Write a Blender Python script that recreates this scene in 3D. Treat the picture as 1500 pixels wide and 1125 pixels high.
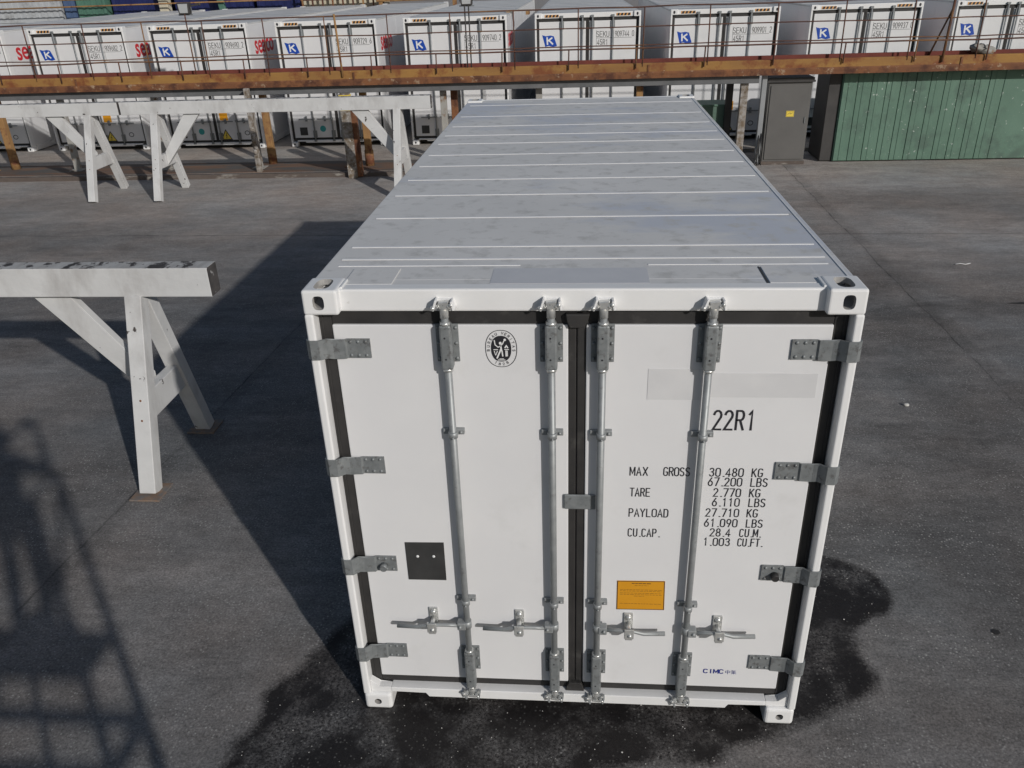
import bpy, bmesh, math, random
from mathutils import Vector, Matrix, Euler
random.seed(7)
S = bpy.context.scene
for o in list(bpy.data.objects): bpy.data.objects.remove(o)

# ------------------------------------------------------------------ camera
CAM = Vector((1.2288, -3.2838, 3.8073))
cd = bpy.data.cameras.new('camera'); cam = bpy.data.objects.new('camera', cd)
S.collection.objects.link(cam); S.camera = cam
cam.location = CAM
cam.rotation_euler = Euler((1.1017, 0.0314, 0.0762), 'XYZ')
cd.sensor_width = 36; cd.lens = 36 * 1184.46 / 1500
cd.clip_start = 0.02; cd.clip_end = 900
S.render.resolution_x = 1024; S.render.resolution_y = 768

# ------------------------------------------------------------------ sky, sun, exposure
SUN = Vector((1.42, -1.737, 1.0)).normalized()
elev = math.asin(SUN.z)
w = bpy.data.worlds.new('World'); S.world = w; w.use_nodes = True
nt = w.node_tree; bg = nt.nodes['Background']
sky = nt.nodes.new('ShaderNodeTexSky'); sky.sky_type = 'NISHITA'; sky.sun_disc = False
sky.sun_elevation = elev; sky.sun_rotation = math.atan2(SUN.x, SUN.y)
sky.air_density = 1.0; sky.dust_density = 1.0; sky.ozone_density = 1.0
nt.links.new(sky.outputs[0], bg.inputs[0]); bg.inputs[1].default_value = 0.052
sd = bpy.data.lights.new('sun', 'SUN'); sd.energy = 2.62; sd.angle = math.radians(0.85); sd.color = (1.0, 0.965, 0.92)
so = bpy.data.objects.new('sun', sd); S.collection.objects.link(so)
so.rotation_euler = SUN.to_track_quat('Z', 'Y').to_euler(); so.location = (8, -10, 12)
S.view_settings.view_transform = 'Standard'; S.view_settings.look = 'None'
S.view_settings.exposure = 0.0; S.view_settings.gamma = 1.0

# ------------------------------------------------------------------ materials
def N(t, k, **kw):
    n = t.nodes.new(k)
    for a, b in kw.items(): setattr(n, a, b)
    return n
def mat(name, c1, c2=None, scale=3.0, rough=0.5, metal=0.0, bump=0.0, bscale=None, stretch=(1, 1, 1),
        layer=None, lscale=4.0, lth=0.6, lsoft=0.05, lrough=None, lstretch=(1, 1, 1), spec=0.5, detail=6, rvar=0.1, layer2=None, l2scale=30, l2th=0.68, l2soft=.03):
    m = bpy.data.materials.new(name); m.use_nodes = True; t = m.node_tree
    b = t.nodes['Principled BSDF']; L = t.links.new
    tc = N(t, 'ShaderNodeNewGeometry'); 
    mp = N(t, 'ShaderNodeMapping'); mp.inputs['Scale'].default_value = stretch
    L(tc.outputs['Position'], mp.inputs[0])
    n = N(t, 'ShaderNodeTexNoise'); n.inputs['Scale'].default_value = scale; n.inputs['Detail'].default_value = detail
    n.inputs['Roughness'].default_value = 0.6
    L(mp.outputs[0], n.inputs[0])
    r = N(t, 'ShaderNodeMapRange'); r.inputs[1].default_value = 0.3; r.inputs[2].default_value = 0.7
    L(n.outputs[0], r.inputs[0])
    mx = N(t, 'ShaderNodeMixRGB'); L(r.outputs[0], mx.inputs[0])
    mx.inputs[1].default_value = (*c1, 1); mx.inputs[2].default_value = (*(c2 or c1), 1)
    col = mx.outputs[0]
    rr = N(t, 'ShaderNodeMapRange'); rr.inputs[3].default_value = max(0.02, rough - rvar); rr.inputs[4].default_value = min(1, rough + rvar)
    L(n.outputs[0], rr.inputs[0]); ro = rr.outputs[0]
    def lay(col, ro, lc, sc, th, soft, st, lr):
        mp2 = N(t, 'ShaderNodeMapping'); mp2.inputs['Scale'].default_value = st; mp2.inputs['Location'].default_value = (3.1, 7.7, 1.3)
        L(tc.outputs['Position'], mp2.inputs[0])
        n2 = N(t, 'ShaderNodeTexNoise'); n2.inputs['Scale'].default_value = sc; n2.inputs['Detail'].default_value = 8; n2.inputs['Roughness'].default_value = .65
        L(mp2.outputs[0], n2.inputs[0])
        k = N(t, 'ShaderNodeMapRange'); k.inputs[1].default_value = th - soft; k.inputs[2].default_value = th + soft
        L(n2.outputs[0], k.inputs[0])
        m2 = N(t, 'ShaderNodeMixRGB'); L(k.outputs[0], m2.inputs[0]); L(col, m2.inputs[1]); m2.inputs[2].default_value = (*lc, 1)
        if lr is not None:
            m3 = N(t, 'ShaderNodeMixRGB'); L(k.outputs[0], m3.inputs[0]); L(ro, m3.inputs[1]); m3.inputs[2].default_value = (lr, lr, lr, 1); ro = m3.outputs[0]
        return m2.outputs[0], ro
    if layer: col, ro = lay(col, ro, layer, lscale, lth, lsoft, lstretch, lrough)
    if layer2: col, ro = lay(col, ro, layer2, l2scale, l2th, l2soft, (1, 1, 1), None)
    L(col, b.inputs['Base Color']); L(ro, b.inputs['Roughness'])
    b.inputs['Metallic'].default_value = metal; b.inputs['Specular IOR Level'].default_value = spec
    if bump:
        nb = N(t, 'ShaderNodeTexNoise'); nb.inputs['Scale'].default_value = bscale or scale * 6; nb.inputs['Detail'].default_value = 5
        L(mp.outputs[0], nb.inputs[0])
        bp = N(t, 'ShaderNodeBump'); bp.inputs['Strength'].default_value = bump; bp.inputs['Distance'].default_value = 0.01
        L(nb.outputs[0], bp.inputs['Height']); L(bp.outputs[0], b.inputs['Normal'])
    return m

M = {}
M['white'] = mat('white_paint', (.70, .70, .71), (.74, .74, .745), 2.0, .38, bump=.03, bscale=9, layer=(.66, .66, .66), lscale=3, lth=.68, lsoft=.1)
M['frame_white'] = mat('frame_white_paint', (.76, .76, .755), (.80, .80, .80), 4.0, .42, bump=.06, bscale=25, layer=(.50, .48, .45), lscale=14, lth=.74, lsoft=.05)
M['roof_far'] = mat('roof_sheet_far', (.55, .545, .54), (.62, .615, .61), 1.4, .5, layer=(.48, .47, .45), lscale=1.2, lth=.56, lsoft=.08)
M['roof'] = mat('roof_sheet', (.635, .63, .62), (.70, .695, .685), 1.1, .62, bump=.05, bscale=3, spec=.3, layer=(.54, .565, .62), lscale=.7, lth=.57, lsoft=.05, lstretch=(.7, 1.3, 1), layer2=(.52, .515, .50), l2scale=9, l2th=.60, l2soft=.08)  # bluish patches put sky reflection into the sheet colour; second layer is dirt
M['roof_rib'] = mat('roof_seam', (.70, .70, .71), (.78, .78, .78), 6, .35)
M['patch'] = mat('stand_in_patch', (.60, .60, .61), (.66, .66, .665), 5.0, .5)  # made-up grey for the patches that replace pixelated markings
M['patch_roof'] = mat('stand_in_patch_roof', (.545, .55, .575), (.60, .605, .625), 6.0, .5)
M['rubber'] = mat('black_rubber', (.022, .021, .021), (.035, .033, .032), 8, .6, bump=.05, layer=(.06, .058, .055), lscale=6, lth=.64)
M['galv'] = mat('galvanised_steel', (.27, .285, .29), (.35, .365, .37), 18, .50, metal=.35, bump=.05, bscale=40, layer=(.22, .22, .22), lscale=20, lth=.64, lsoft=.06)
M['galv_dark'] = mat('galvanised_steel_dull', (.20, .215, .22), (.28, .295, .30), 22, .52, metal=.35, bump=.06, bscale=60, layer=(.14, .14, .14), lscale=30, lth=.6, lsoft=.06)
M['zinc'] = mat('bright_zinc', (.55, .56, .55), (.72, .72, .70), 30, .3, metal=.6, bump=.1, bscale=60)
M['ink'] = mat('black_lettering', (.02, .02, .025), None, 5, .5)
M['grey_ink'] = mat('grey_lettering', (.09, .09, .09), None, 5, .5)
M['navy_ink'] = mat('navy_lettering', (.02, .03, .22), None, 5, .5)
M['dark_vent'] = mat('dark_vent', (.035, .035, .035), (.05, .05, .05), 10, .5)
M['hole'] = mat('casting_inside', (.30, .29, .28), (.42, .41, .39), 20, .8)
M['under'] = mat('underframe', (.05, .05, .05), (.09, .085, .08), 5, .8)
M['orange'] = mat('orange_sticker', (.62, .27, .012), (.68, .31, .015), 4, .45)
M['yellow'] = mat('yellow_sticker', (.75, .55, .06), (.8, .62, .1), 4, .5)
M['hazard_paint'] = mat('hazard_orange', (.62, .30, .09), (.68, .36, .12), 4, .5)
M['red_ink'] = mat('red_lettering', (.55, .02, .03), (.62, .04, .05), 4, .45)
M['blue_flag'] = mat('blue_decal', (.008, .06, .36), (.01, .07, .42), 4, .45)
M['white_decal'] = mat('white_decal', (.78, .78, .78), None, 4, .45)
M['teal'] = mat('teal_sticker', (.03, .30, .30), (.05, .36, .36), 4, .45)
M['rust'] = mat('rusty_steel', (.13, .052, .026), (.24, .10, .04), 2.2, .85, bump=.5, bscale=30, stretch=(.8, 1, 2.2),
                layer=(.085, .032, .018), lscale=3.2, lth=.54, lsoft=.07, layer2=(.33, .23, .15), l2scale=7, l2th=.63, l2soft=.04)
M['rust_top'] = mat('rusty_ochre_steel', (.25, .125, .04), (.36, .19, .05), 1.3, .8, bump=.5, bscale=30, stretch=(.6, 1, 2),
                layer=(.20, .065, .022), lscale=2.3, lth=.55, lsoft=.06, layer2=(.5, .42, .33), l2scale=9, l2th=.68, l2soft=.03)
M['rust_rail'] = mat('rusty_rail', (.07, .035, .028), (.13, .055, .035), 4, .85, bump=.3, layer=(.24, .12, .045), lscale=.8, lth=.60, lsoft=.06)
M['deck'] = mat('rusty_deck', (.12, .030, .024), (.19, .05, .035), 3, .9, bump=.4)
M['dull_beam'] = mat('grey_under_beam', (.10, .105, .11), (.16, .16, .165), 3, .8, bump=.2)
M['peel'] = mat('peeling_post', (.10, .075, .05), (.20, .15, .10), 5, .85, bump=.5, layer=(.34, .32, .30), lscale=9, lth=.50, lsoft=.10, layer2=(.55, .53, .5), l2scale=17, l2th=.63, l2soft=.02)
M['ochre_post'] = mat('ochre_painted_post', (.27, .145, .06), (.36, .21, .08), 3, .8, bump=.3, layer=(.16, .06, .03), lscale=3.5, lth=.56, lsoft=.05)
M['grey_post'] = mat('grey_painted_post', (.30, .29, .27), (.38, .37, .34), 4, .8, bump=.2, layer=(.2, .12, .07), lscale=5, lth=.6)
M['trestle'] = mat('white_painted_timber', (.56, .56, .555), (.64, .64, .635), 3.5, .6, bump=.25, bscale=25, stretch=(.6, 1, 1),
                   layer=(.44, .43, .42), lscale=2.6, lth=.60, lsoft=.10, lstretch=(1, 1, .4), layer2=(.07, .06, .055), l2scale=7, l2th=.672, l2soft=.008)
M['trestle_top'] = mat('worn_timber_top', (.50, .50, .49), (.36, .35, .34), 6, .7, bump=.5, bscale=40, stretch=(3, .6, 1),
                   layer=(.05, .043, .04), lscale=7, lth=.545, lsoft=.02, lstretch=(1.3, .8, 1))
M['plate'] = mat('dusty_foot_plate', (.20, .13, .09), (.26, .19, .14), 9, .9, bump=.4, layer=(.16, .15, .145), lscale=12, lth=.5, lsoft=.08)
M['end_dark'] = mat('dark_beam_end', (.05, .045, .045), (.10, .09, .085), 12, .85, bump=.5, layer=(.4, .39, .38), lscale=10, lth=.62, lsoft=.02)  # dark tone with pale flecks for both beam ends
M['cabinet'] = mat('grey_cabinet_steel', (.100, .097, .093), (.122, .118, .113), 2, .55, bump=.05, layer=(.45, .45, .44), lscale=15, lth=.73, lsoft=.02)
M['cab_side'] = mat('pale_cabinet_side', (.24, .25, .26), (.30, .31, .32), 3, .55, bump=.05)
M['green'] = mat('green_painted_board', (.088, .168, .122), (.118, .208, .155), 2.4, .65, bump=.15, stretch=(1, 1, .5),
                 layer=(.075, .13, .10), lscale=1.8, lth=.58, lsoft=.08, layer2=(.42, .48, .43), l2scale=13, l2th=.665, l2soft=.02)
M['green2'] = mat('green_box_paint', (.09, .15, .115), (.11, .18, .14), 3, .6, bump=.1, layer=(.09, .15, .11), lscale=3, lth=.6)
M['dark'] = mat('dark_steel', (.036, .034, .033), (.06, .057, .055), 4, .7)
M['navy'] = mat('navy_paint', (.012, .018, .085), (.02, .028, .12), 3, .5, bump=.1)
M['pale_grey'] = mat('pale_grey_paint', (.40, .42, .44), (.46, .48, .50), 2, .6, layer=(.33, .34, .35), lscale=2, lth=.6)
M['cream'] = mat('cream_paint', (.55, .50, .38), (.62, .57, .45), 3, .6)
M['teal_paint'] = mat('sea_green_paint', (.07, .16, .12), (.09, .20, .15), 3, .6)
M['blue_paint'] = mat('blue_paint', (.06, .10, .20), (.08, .13, .24), 3, .6)
M['glass'] = mat('lamp_glass', (.75, .78, .8), None, 5, .12, metal=.5)
M['skin'] = mat('skin', (.42, .24, .16), (.46, .27, .18), 8, .55)
M['jacket'] = mat('work_jacket', (.03, .045, .09), (.04, .055, .11), 6, .9, bump=.3)
M['trousers'] = mat('work_trousers', (.04, .04, .045), (.055, .055, .06), 6, .9, bump=.3)
M['hair'] = mat('dark_hair', (.02, .014, .01), (.03, .02, .014), 20, .7, bump=.4)
M['helmet'] = mat('helmet_plastic', (.7, .7, .68), None, 5, .35)
M['boot'] = mat('boot_leather', (.03, .022, .017), None, 5, .7)
M['pebble'] = mat('pale_grit', (.5, .5, .48), (.62, .6, .57), 9, .8)
M['straw'] = mat('pale_scrap', (.6, .6, .6), None, 9, .6)

# ------------------------------------------------------------------ mesh builder
class MB:
    def __init__(s): s.bm = bmesh.new()
    def box(s, x0, y0, z0, x1, y1, z1, bev=0, seg=2, rot=None, mi=0):
        c = Vector(((x0+x1)/2, (y0+y1)/2, (z0+z1)/2)); d = (abs(x1-x0), abs(y1-y0), abs(z1-z0))
        r = bmesh.ops.create_cube(s.bm, size=1.0); vs = r['verts']
        for v in vs: v.co = Vector((v.co.x*d[0], v.co.y*d[1], v.co.z*d[2]))
        fs = set(f for v in vs for f in v.link_faces)
        for f in fs: f.material_index = mi
        if bev:
            es = list(set(e for v in vs for e in v.link_edges))
            q = bmesh.ops.bevel(s.bm, geom=es, offset=bev, segments=seg, affect='EDGES', profile=.5)
            vs = list(set(v for f in q['faces'] for v in f.verts) | set(v for v in vs if v.is_valid))
            for f in q['faces']: f.material_index = mi
        Mx = (Matrix.Translation(c) @ (rot.to_4x4() if rot else Matrix.Identity(4)))
        for v in vs: v.co = Mx @ v.co
        return s
    def bar(s, p0, p1, wx, wy, up=(0, 0, 1), bev=0):
        p0 = Vector(p0); p1 = Vector(p1); d = p1-p0; L = d.length; z = d.normalized()
        u = Vector(up); x = u.cross(z)
        if x.length < 1e-4: x = Vector((1, 0, 0))
        x.normalize(); y = z.cross(x)
        R = Matrix((x, y, z)).transposed()
        r = bmesh.ops.create_cube(s.bm, size=1.0); vs = r['verts']
        for v in vs: v.co = Vector((v.co.x*wx, v.co.y*wy, v.co.z*L))
        if bev:
            es = list(set(e for v in vs for e in v.link_edges))
            q = bmesh.ops.bevel(s.bm, geom=es, offset=bev, segments=2, affect='EDGES', profile=.5)
            vs = list(set(v for f in q['faces'] for v in f.verts) | set(v for v in vs if v.is_valid))
        c = (p0+p1)/2
        for v in vs: v.co = R @ v.co + c
        return s
    def tube(s, pts, r, n=12, cap=True, smooth=True):
        pts = [Vector(p) for p in pts]; rs = r if isinstance(r, (list, tuple)) else [r]*len(pts)
        rings = []; prev = None
        for i, p in enumerate(pts):
            a = pts[max(0, i-1)]; b = pts[min(len(pts)-1, i+1)]
            t = (b-a).normalized()
            if prev is None:
                x = t.orthogonal().normalized()
            else:
                x = (prev - t*prev.dot(t)).normalized()
            prev = x; y = t.cross(x)
            rings.append([s.bm.verts.new(p + (x*math.cos(2*math.pi*k/n) + y*math.sin(2*math.pi*k/n))*rs[i]) for k in range(n)])
        for a, b in zip(rings, rings[1:]):
            for k in range(n):
                f = s.bm.faces.new((a[k], a[(k+1) % n], b[(k+1) % n], b[k])); f.smooth = smooth
        if cap:
            s.bm.faces.new(rings[0][::-1]); s.bm.faces.new(rings[-1])
        return s
    def prism(s, poly, h, axis='y', o=0.0, bev=0, mi=0):
        """extrude a 2D polygon: axis y -> (x,z) polygon from y=o to o+h ; axis z -> (x,y) ; axis x -> (y,z)"""
        def P(a, b, t):
            return {'y': (a, t, b), 'z': (a, b, t), 'x': (t, a, b)}[axis]
        v0 = [s.bm.verts.new(P(a, b, o)) for a, b in poly]; v1 = [s.bm.verts.new(P(a, b, o+h)) for a, b in poly]
        n = len(poly); fs = [s.bm.faces.new(v0), s.bm.faces.new(v1[::-1])]
        for k in range(n): fs.append(s.bm.faces.new((v0[k], v1[k], v1[(k+1) % n], v0[(k+1) % n])))
        for f in fs: f.material_index = mi
        if bev:
            es = list(set(e for v in v0+v1 for e in v.link_edges))
            bmesh.ops.bevel(s.bm, geom=es, offset=bev, segments=2, affect='EDGES', profile=.5)
        return s
    def ball(s, c, r, sc=(1, 1, 1), n=10):
        q = bmesh.ops.create_uvsphere(s.bm, u_segments=n, v_segments=max(5, n//2+1), radius=r)
        for v in q['verts']:
            v.co = Vector((v.co.x*sc[0]+c[0], v.co.y*sc[1]+c[1], v.co.z*sc[2]+c[2]))
        for f in set(f for v in q['verts'] for f in v.link_faces): f.smooth = True
        return s
    def strip(s, pts, wd, y, closed=False):
        """flat ribbon facing -y along 2D (x,z) points, mitred"""
        P = [Vector(p) for p in pts]; n = len(P); A = []; B = []
        for i in range(n):
            if closed: a = P[i-1]; b = P[(i+1) % n]
            else: a = P[max(0, i-1)]; b = P[min(n-1, i+1)]
            d1 = (P[i]-a); d2 = (b-P[i])
            if d1.length < 1e-9: d1 = d2
            if d2.length < 1e-9: d2 = d1
            d1 = d1.normalized(); d2 = d2.normalized()
            n1 = Vector((-d1.y, d1.x)); n2 = Vector((-d2.y, d2.x)); m = (n1+n2)
            if m.length < .2: m = n1*1.0
            m.normalize(); k = min(1.8, 1/max(.3, m.dot(n1)))
            e = Vector((0, 0))
            if not closed and i == 0: e = -d2*wd*.35
            if not closed and i == n-1: e = d1*wd*.35
            A.append(P[i]+m*wd/2*k+e); B.append(P[i]-m*wd/2*k+e)
        va = [s.bm.verts.new((p.x, y, p.y)) for p in A]; vb = [s.bm.verts.new((p.x, y, p.y)) for p in B]
        for i in range(n if closed else n-1):
            j = (i+1) % n
            s.bm.faces.new((va[i], vb[i], vb[j], va[j]))
        return s
    def flat(s, poly, y):
        s.bm.faces.new([s.bm.verts.new((p[0], y, p[1])) for p in poly]); return s
    def done(s, name, m, parent=None, recalc=True, **kw):
        if recalc: bmesh.ops.recalc_face_normals(s.bm, faces=s.bm.faces[:])
        me = bpy.data.meshes.new(name); s.bm.to_mesh(me); s.bm.free()
        for q in (m if isinstance(m, (list, tuple)) else [m]): me.materials.append(q if not isinstance(q, str) else M[q])
        o = bpy.data.objects.new(name, me); S.collection.objects.link(o)
        if parent: o.parent = parent
        for k, v in kw.items(): o[k] = v
        return o

def root(name, label, cat, loc=(0, 0, 0), rz=0, group=None):
    o = bpy.data.objects.new(name, None); S.collection.objects.link(o); o.empty_display_size = .3
    o.location = loc; o.rotation_euler = (0, 0, rz); o['label'] = label; o['category'] = cat
    if group: o['group'] = group
    return o
def tag(o, label, cat, group=None):
    o['label'] = label; o['category'] = cat
    if group: o['group'] = group
    return o
KIDS = {}
def kids(o): return [c for c in bpy.data.objects if c.parent == o]
def copy_tree(o, parent=None):
    c = o.copy(); S.collection.objects.link(c)
    if parent: c.parent = parent
    for k in kids(o): copy_tree(k, c)
    return c
def boolean(o, cutters):
    for c in cutters:
        md = o.modifiers.new('b', 'BOOLEAN'); md.operation = 'DIFFERENCE'; md.object = c; md.solver = 'EXACT'
    bpy.context.view_layer.update()
    dg = bpy.context.evaluated_depsgraph_get(); me = bpy.data.meshes.new_from_object(o.evaluated_get(dg))
    o.modifiers.clear(); o.data = me
    for c in cutters: bpy.data.objects.remove(c)
    return o
def ell(cx, cz, rx, rz, n=28, p=2.0):
    out = []
    for k in range(n):
        a = 2*math.pi*k/n; ca, sa = math.cos(a), math.sin(a)
        out.append((cx+rx*math.copysign(abs(ca)**(2/p), ca), cz+rz*math.copysign(abs(sa)**(2/p), sa)))
    return out

# ------------------------------------------------------------------ stroke font
def arc(cx, cy, rx, ry, a0, a1, n=6):
    return [(cx+rx*math.cos(math.radians(a0+(a1-a0)*k/n)), cy+ry*math.sin(math.radians(a0+(a1-a0)*k/n))) for k in range(n+1)]
O_ = arc(.5, .78, .5, .22, 0, 180) + arc(.5, .22, .5, .22, 180, 360)
G = {
 '0': [(O_, 1)], 'O': [(O_, 1)],
 '1': [([(.25, .82), (.55, 1), (.55, 0)], 0)],
 '2': [(arc(.5, .76, .46, .24, 170, -25) + [(.02, 0), (1, 0)], 0)],
 '3': [(arc(.5, .77, .42, .23, 160, -70) + [(.42, .54)], 0), ([(.6, .545)] + arc(.5, .27, .48, .27, 70, -160), 0)],
 '4': [([(.72, 0), (.72, 1), (0, .26), (1, .26)], 0)],
 '5': [([(.95, 1), (.1, 1), (.06, .56)] + arc(.5, .3, .46, .3, 115, -150), 0)],
 '6': [([(.75, 1), (.2, .55)] + [], 0), (arc(.5, .3, .46, .3, 0, 360, 14)[:-1], 1)],
 '7': [([(0, 1), (1, 1), (.35, 0)], 0)],
 '8': [(arc(.5, .76, .40, .24, 0, 360, 12)[:-1], 1), (arc(.5, .26, .48, .26, 0, 360, 12)[:-1], 1)],
 '9': [(arc(.5, .7, .46, .3, 0, 360, 14)[:-1], 1), ([(.95, .6), (.45, 0)], 0)],
 'A': [([(0, 0), (.5, 1), (1, 0)], 0), ([(.2, .33), (.8, .33)], 0)],
 'B': [([(.5, .53), (.05, .53), (.05, 1), (.55, 1)] + arc(.55, .765, .38, .235, 80, -80) + [(.5, .53)], 0), ([(.05, .5), (.05, 0), (.55, 0)] + arc(.55, .265, .44, .265, -80, 80), 0)],
 'C': [(arc(.5, .78, .46, .22, 20, 180) + arc(.5, .22, .46, .22, 180, 340), 0)],
 'D': [([(.05, 0), (.05, 1), (.5, 1)] + arc(.5, .72, .46, .28, 70, 0, 3) + arc(.5, .28, .46, .28, 0, -90, 4), 1)],
 'E': [([(.95, 1), (.05, 1), (.05, 0), (.95, 0)], 0), ([(.1, .52), (.8, .52)], 0)],
 'F': [([(.95, 1), (.05, 1), (.05, 0)], 0), ([(.1, .52), (.8, .52)], 0)],
 'G': [(arc(.5, .78, .46, .22, 20, 180) + arc(.5, .22, .46, .22, 180, 350) + [(.96, .45), (.6, .45)], 0)],
 'I': [([(.5, 0), (.5, 1)], 0)],
 'K': [([(.06, 0), (.06, 1)], 0), ([(.95, 1), (.12, .42)], 0), ([(.38, .58), (1, 0)], 0)],
 'L': [([(.08, 1), (.08, 0), (.95, 0)], 0)],
 'M': [([(-.06, 0), (-.06, 1)], 0), ([(-.02, .98), (.5, .22), (1.02, .98)], 0), ([(1.06, 1), (1.06, 0)], 0)],
 'P': [([(.06, 0), (.06, 1), (.6, 1)] + arc(.6, .745, .36, .255, 80, -80) + [(.12, .49)], 0)],
 'R': [([(.06, 0), (.06, 1), (.6, 1)] + arc(.6, .755, .36, .245, 80, -80) + [(.12, .51)], 0), ([(.55, .49), (.98, 0)], 0)],
 'S': [(arc(.5, .77, .44, .23, 25, 235, 7) + arc(.5, .25, .46, .25, 60, -155, 7), 0)],
 'T': [([(0, 1), (1, 1)], 0), ([(.5, .97), (.5, 0)], 0)],
 'U': [([(.05, 1), (.05, .25)] + arc(.5, .22, .45, .22, 180, 360) + [(.95, 1)], 0)],
 'V': [([(0, 1), (.5, 0), (1, 1)], 0)],
 'X': [([(0, 1), (1, 0)], 0), ([(1, 1), (0, 0)], 0)],
 'Y': [([(0, 1), (.5, .5), (1, 1)], 0), ([(.5, .47), (.5, 0)], 0)],
 '.': [([(.3, 0), (.5, 0)], 0)],
 '-': [([(.1, .5), (.9, .5)], 0)],
}
def text(mb, s, x, z, h, cw, pitch, st, y, tf=None):
    """tf: optional function (u,v)->(x,z)"""
    k = 0; ax = x
    for i, ch in enumerate(s):
        if ch == ' ': ax += pitch; continue
        for pl, cl in G[ch]:
            pts = [(ax+p[0]*cw, z+p[1]*h) for p in pl]
            if tf: pts = [tf(*p) for p in pts]
            mb.strip(pts, st, y-.00012*(k % 5), bool(cl)); k += 1
        ax += pitch*(.62 if ch == '.' else 1)
def font_obj(txt, size, name, m, parent, loc, rot=(math.pi/2, 0, 0), bold=0.0, sx=1.0, ext=.0008, shear=0, spacing=1.0):
    cu = bpy.data.curves.new(name, 'FONT'); cu.body = txt; cu.size = size; cu.offset = bold; cu.extrude = ext; cu.shear = shear
    cu.space_character = spacing; cu.resolution_u = 3
    t = bpy.data.objects.new('tmp', cu); S.collection.objects.link(t); bpy.context.view_layer.update()
    me = bpy.data.meshes.new_from_object(t.evaluated_get(bpy.context.evaluated_depsgraph_get()))
    bpy.data.objects.remove(t)
    X = Matrix.Translation(loc) @ Euler(rot).to_matrix().to_4x4() @ Matrix.Diagonal((sx, 1, 1, 1))
    me.transform(X); me.materials.clear(); me.materials.append(M[m]); me.name = name
    for p in me.polygons: p.material_index = 0
    o = bpy.data.objects.new(name, me); S.collection.objects.link(o); o.parent = parent
    return o

# ------------------------------------------------------------------ the ground
PUD = [(2.2, 1.7), (2.99, 1.55), (3.16, 1.47), (3.29, 1.32), (3.33, 1.13), (3.29, .97), (3.15, .84), (3.02, .74), (2.97, .56), (3.0, .42), (2.97, .26), (2.86, .16), (2.66, .10), (2.50, .04),
       (2.36, -.10), (2.10, -.22), (1.75, -.30), (1.35, -.33), (.95, -.42), (.6, -.60), (.2, -1.0), (-.62, -1.2), (-.76, -.5), (-.72, -.33), (-.72, -.22), (-.63, -.09), (-.66, .11), (-.47, .25), (-.42, .51), (-.32, .73), (-.05, 1.2), (.3, 1.6)]
def sdf(px, py, poly):
    d = 1e9; ins = False; n = len(poly)
    for i in range(n):
        ax, ay = poly[i]; bx, by = poly[(i+1) % n]
        ex, ey = bx-ax, by-ay; wx, wy = px-ax, py-ay
        t = max(0, min(1, (wx*ex+wy*ey)/(ex*ex+ey*ey)))
        dx, dy = wx-ex*t, wy-ey*t; d = min(d, dx*dx+dy*dy)
        if (ay > py) != (by > py) and px < (bx-ax)*(py-ay)/(by-ay)+ax: ins = not ins
    d = math.sqrt(d); return d if ins else -d
def axis(lo, hi, step, far):
    a = [lo + i*step for i in range(int(round((hi-lo)/step))+1)]
    s = step; v = hi; out = []
    while v < far: s *= 1.6; v += s; out.append(v)
    s = step; v = lo; pre = []
    while v > -far: s *= 1.6; v -= s; pre.append(v)
    return pre[::-1] + a + out
xs = axis(-2.0, 4.4, .08, 400); ys_ = axis(-2.4, 2.4, .08, 400); ys_ = [v for v in ys_]
bm = bmesh.new(); lay = bm.verts.layers.float.new('wet'); grid = []
for y in ys_:
    row = []
    for x in xs:
        v = bm.verts.new((x, y, 0)); near = -2.6 < x < 5 and -3 < y < 3
        v[lay] = sdf(x, y, PUD) if near else -1.0
        row.append(v)
    grid.append(row)
for j in range(len(ys_)-1):
    for i in range(len(xs)-1): bm.faces.new((grid[j][i], grid[j][i+1], grid[j+1][i+1], grid[j+1][i]))
me = bpy.data.meshes.new('ground'); bm.to_mesh(me); bm.free()
ground = bpy.data.objects.new('ground', me); S.collection.objects.link(ground); ground['kind'] = 'structure'

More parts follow.
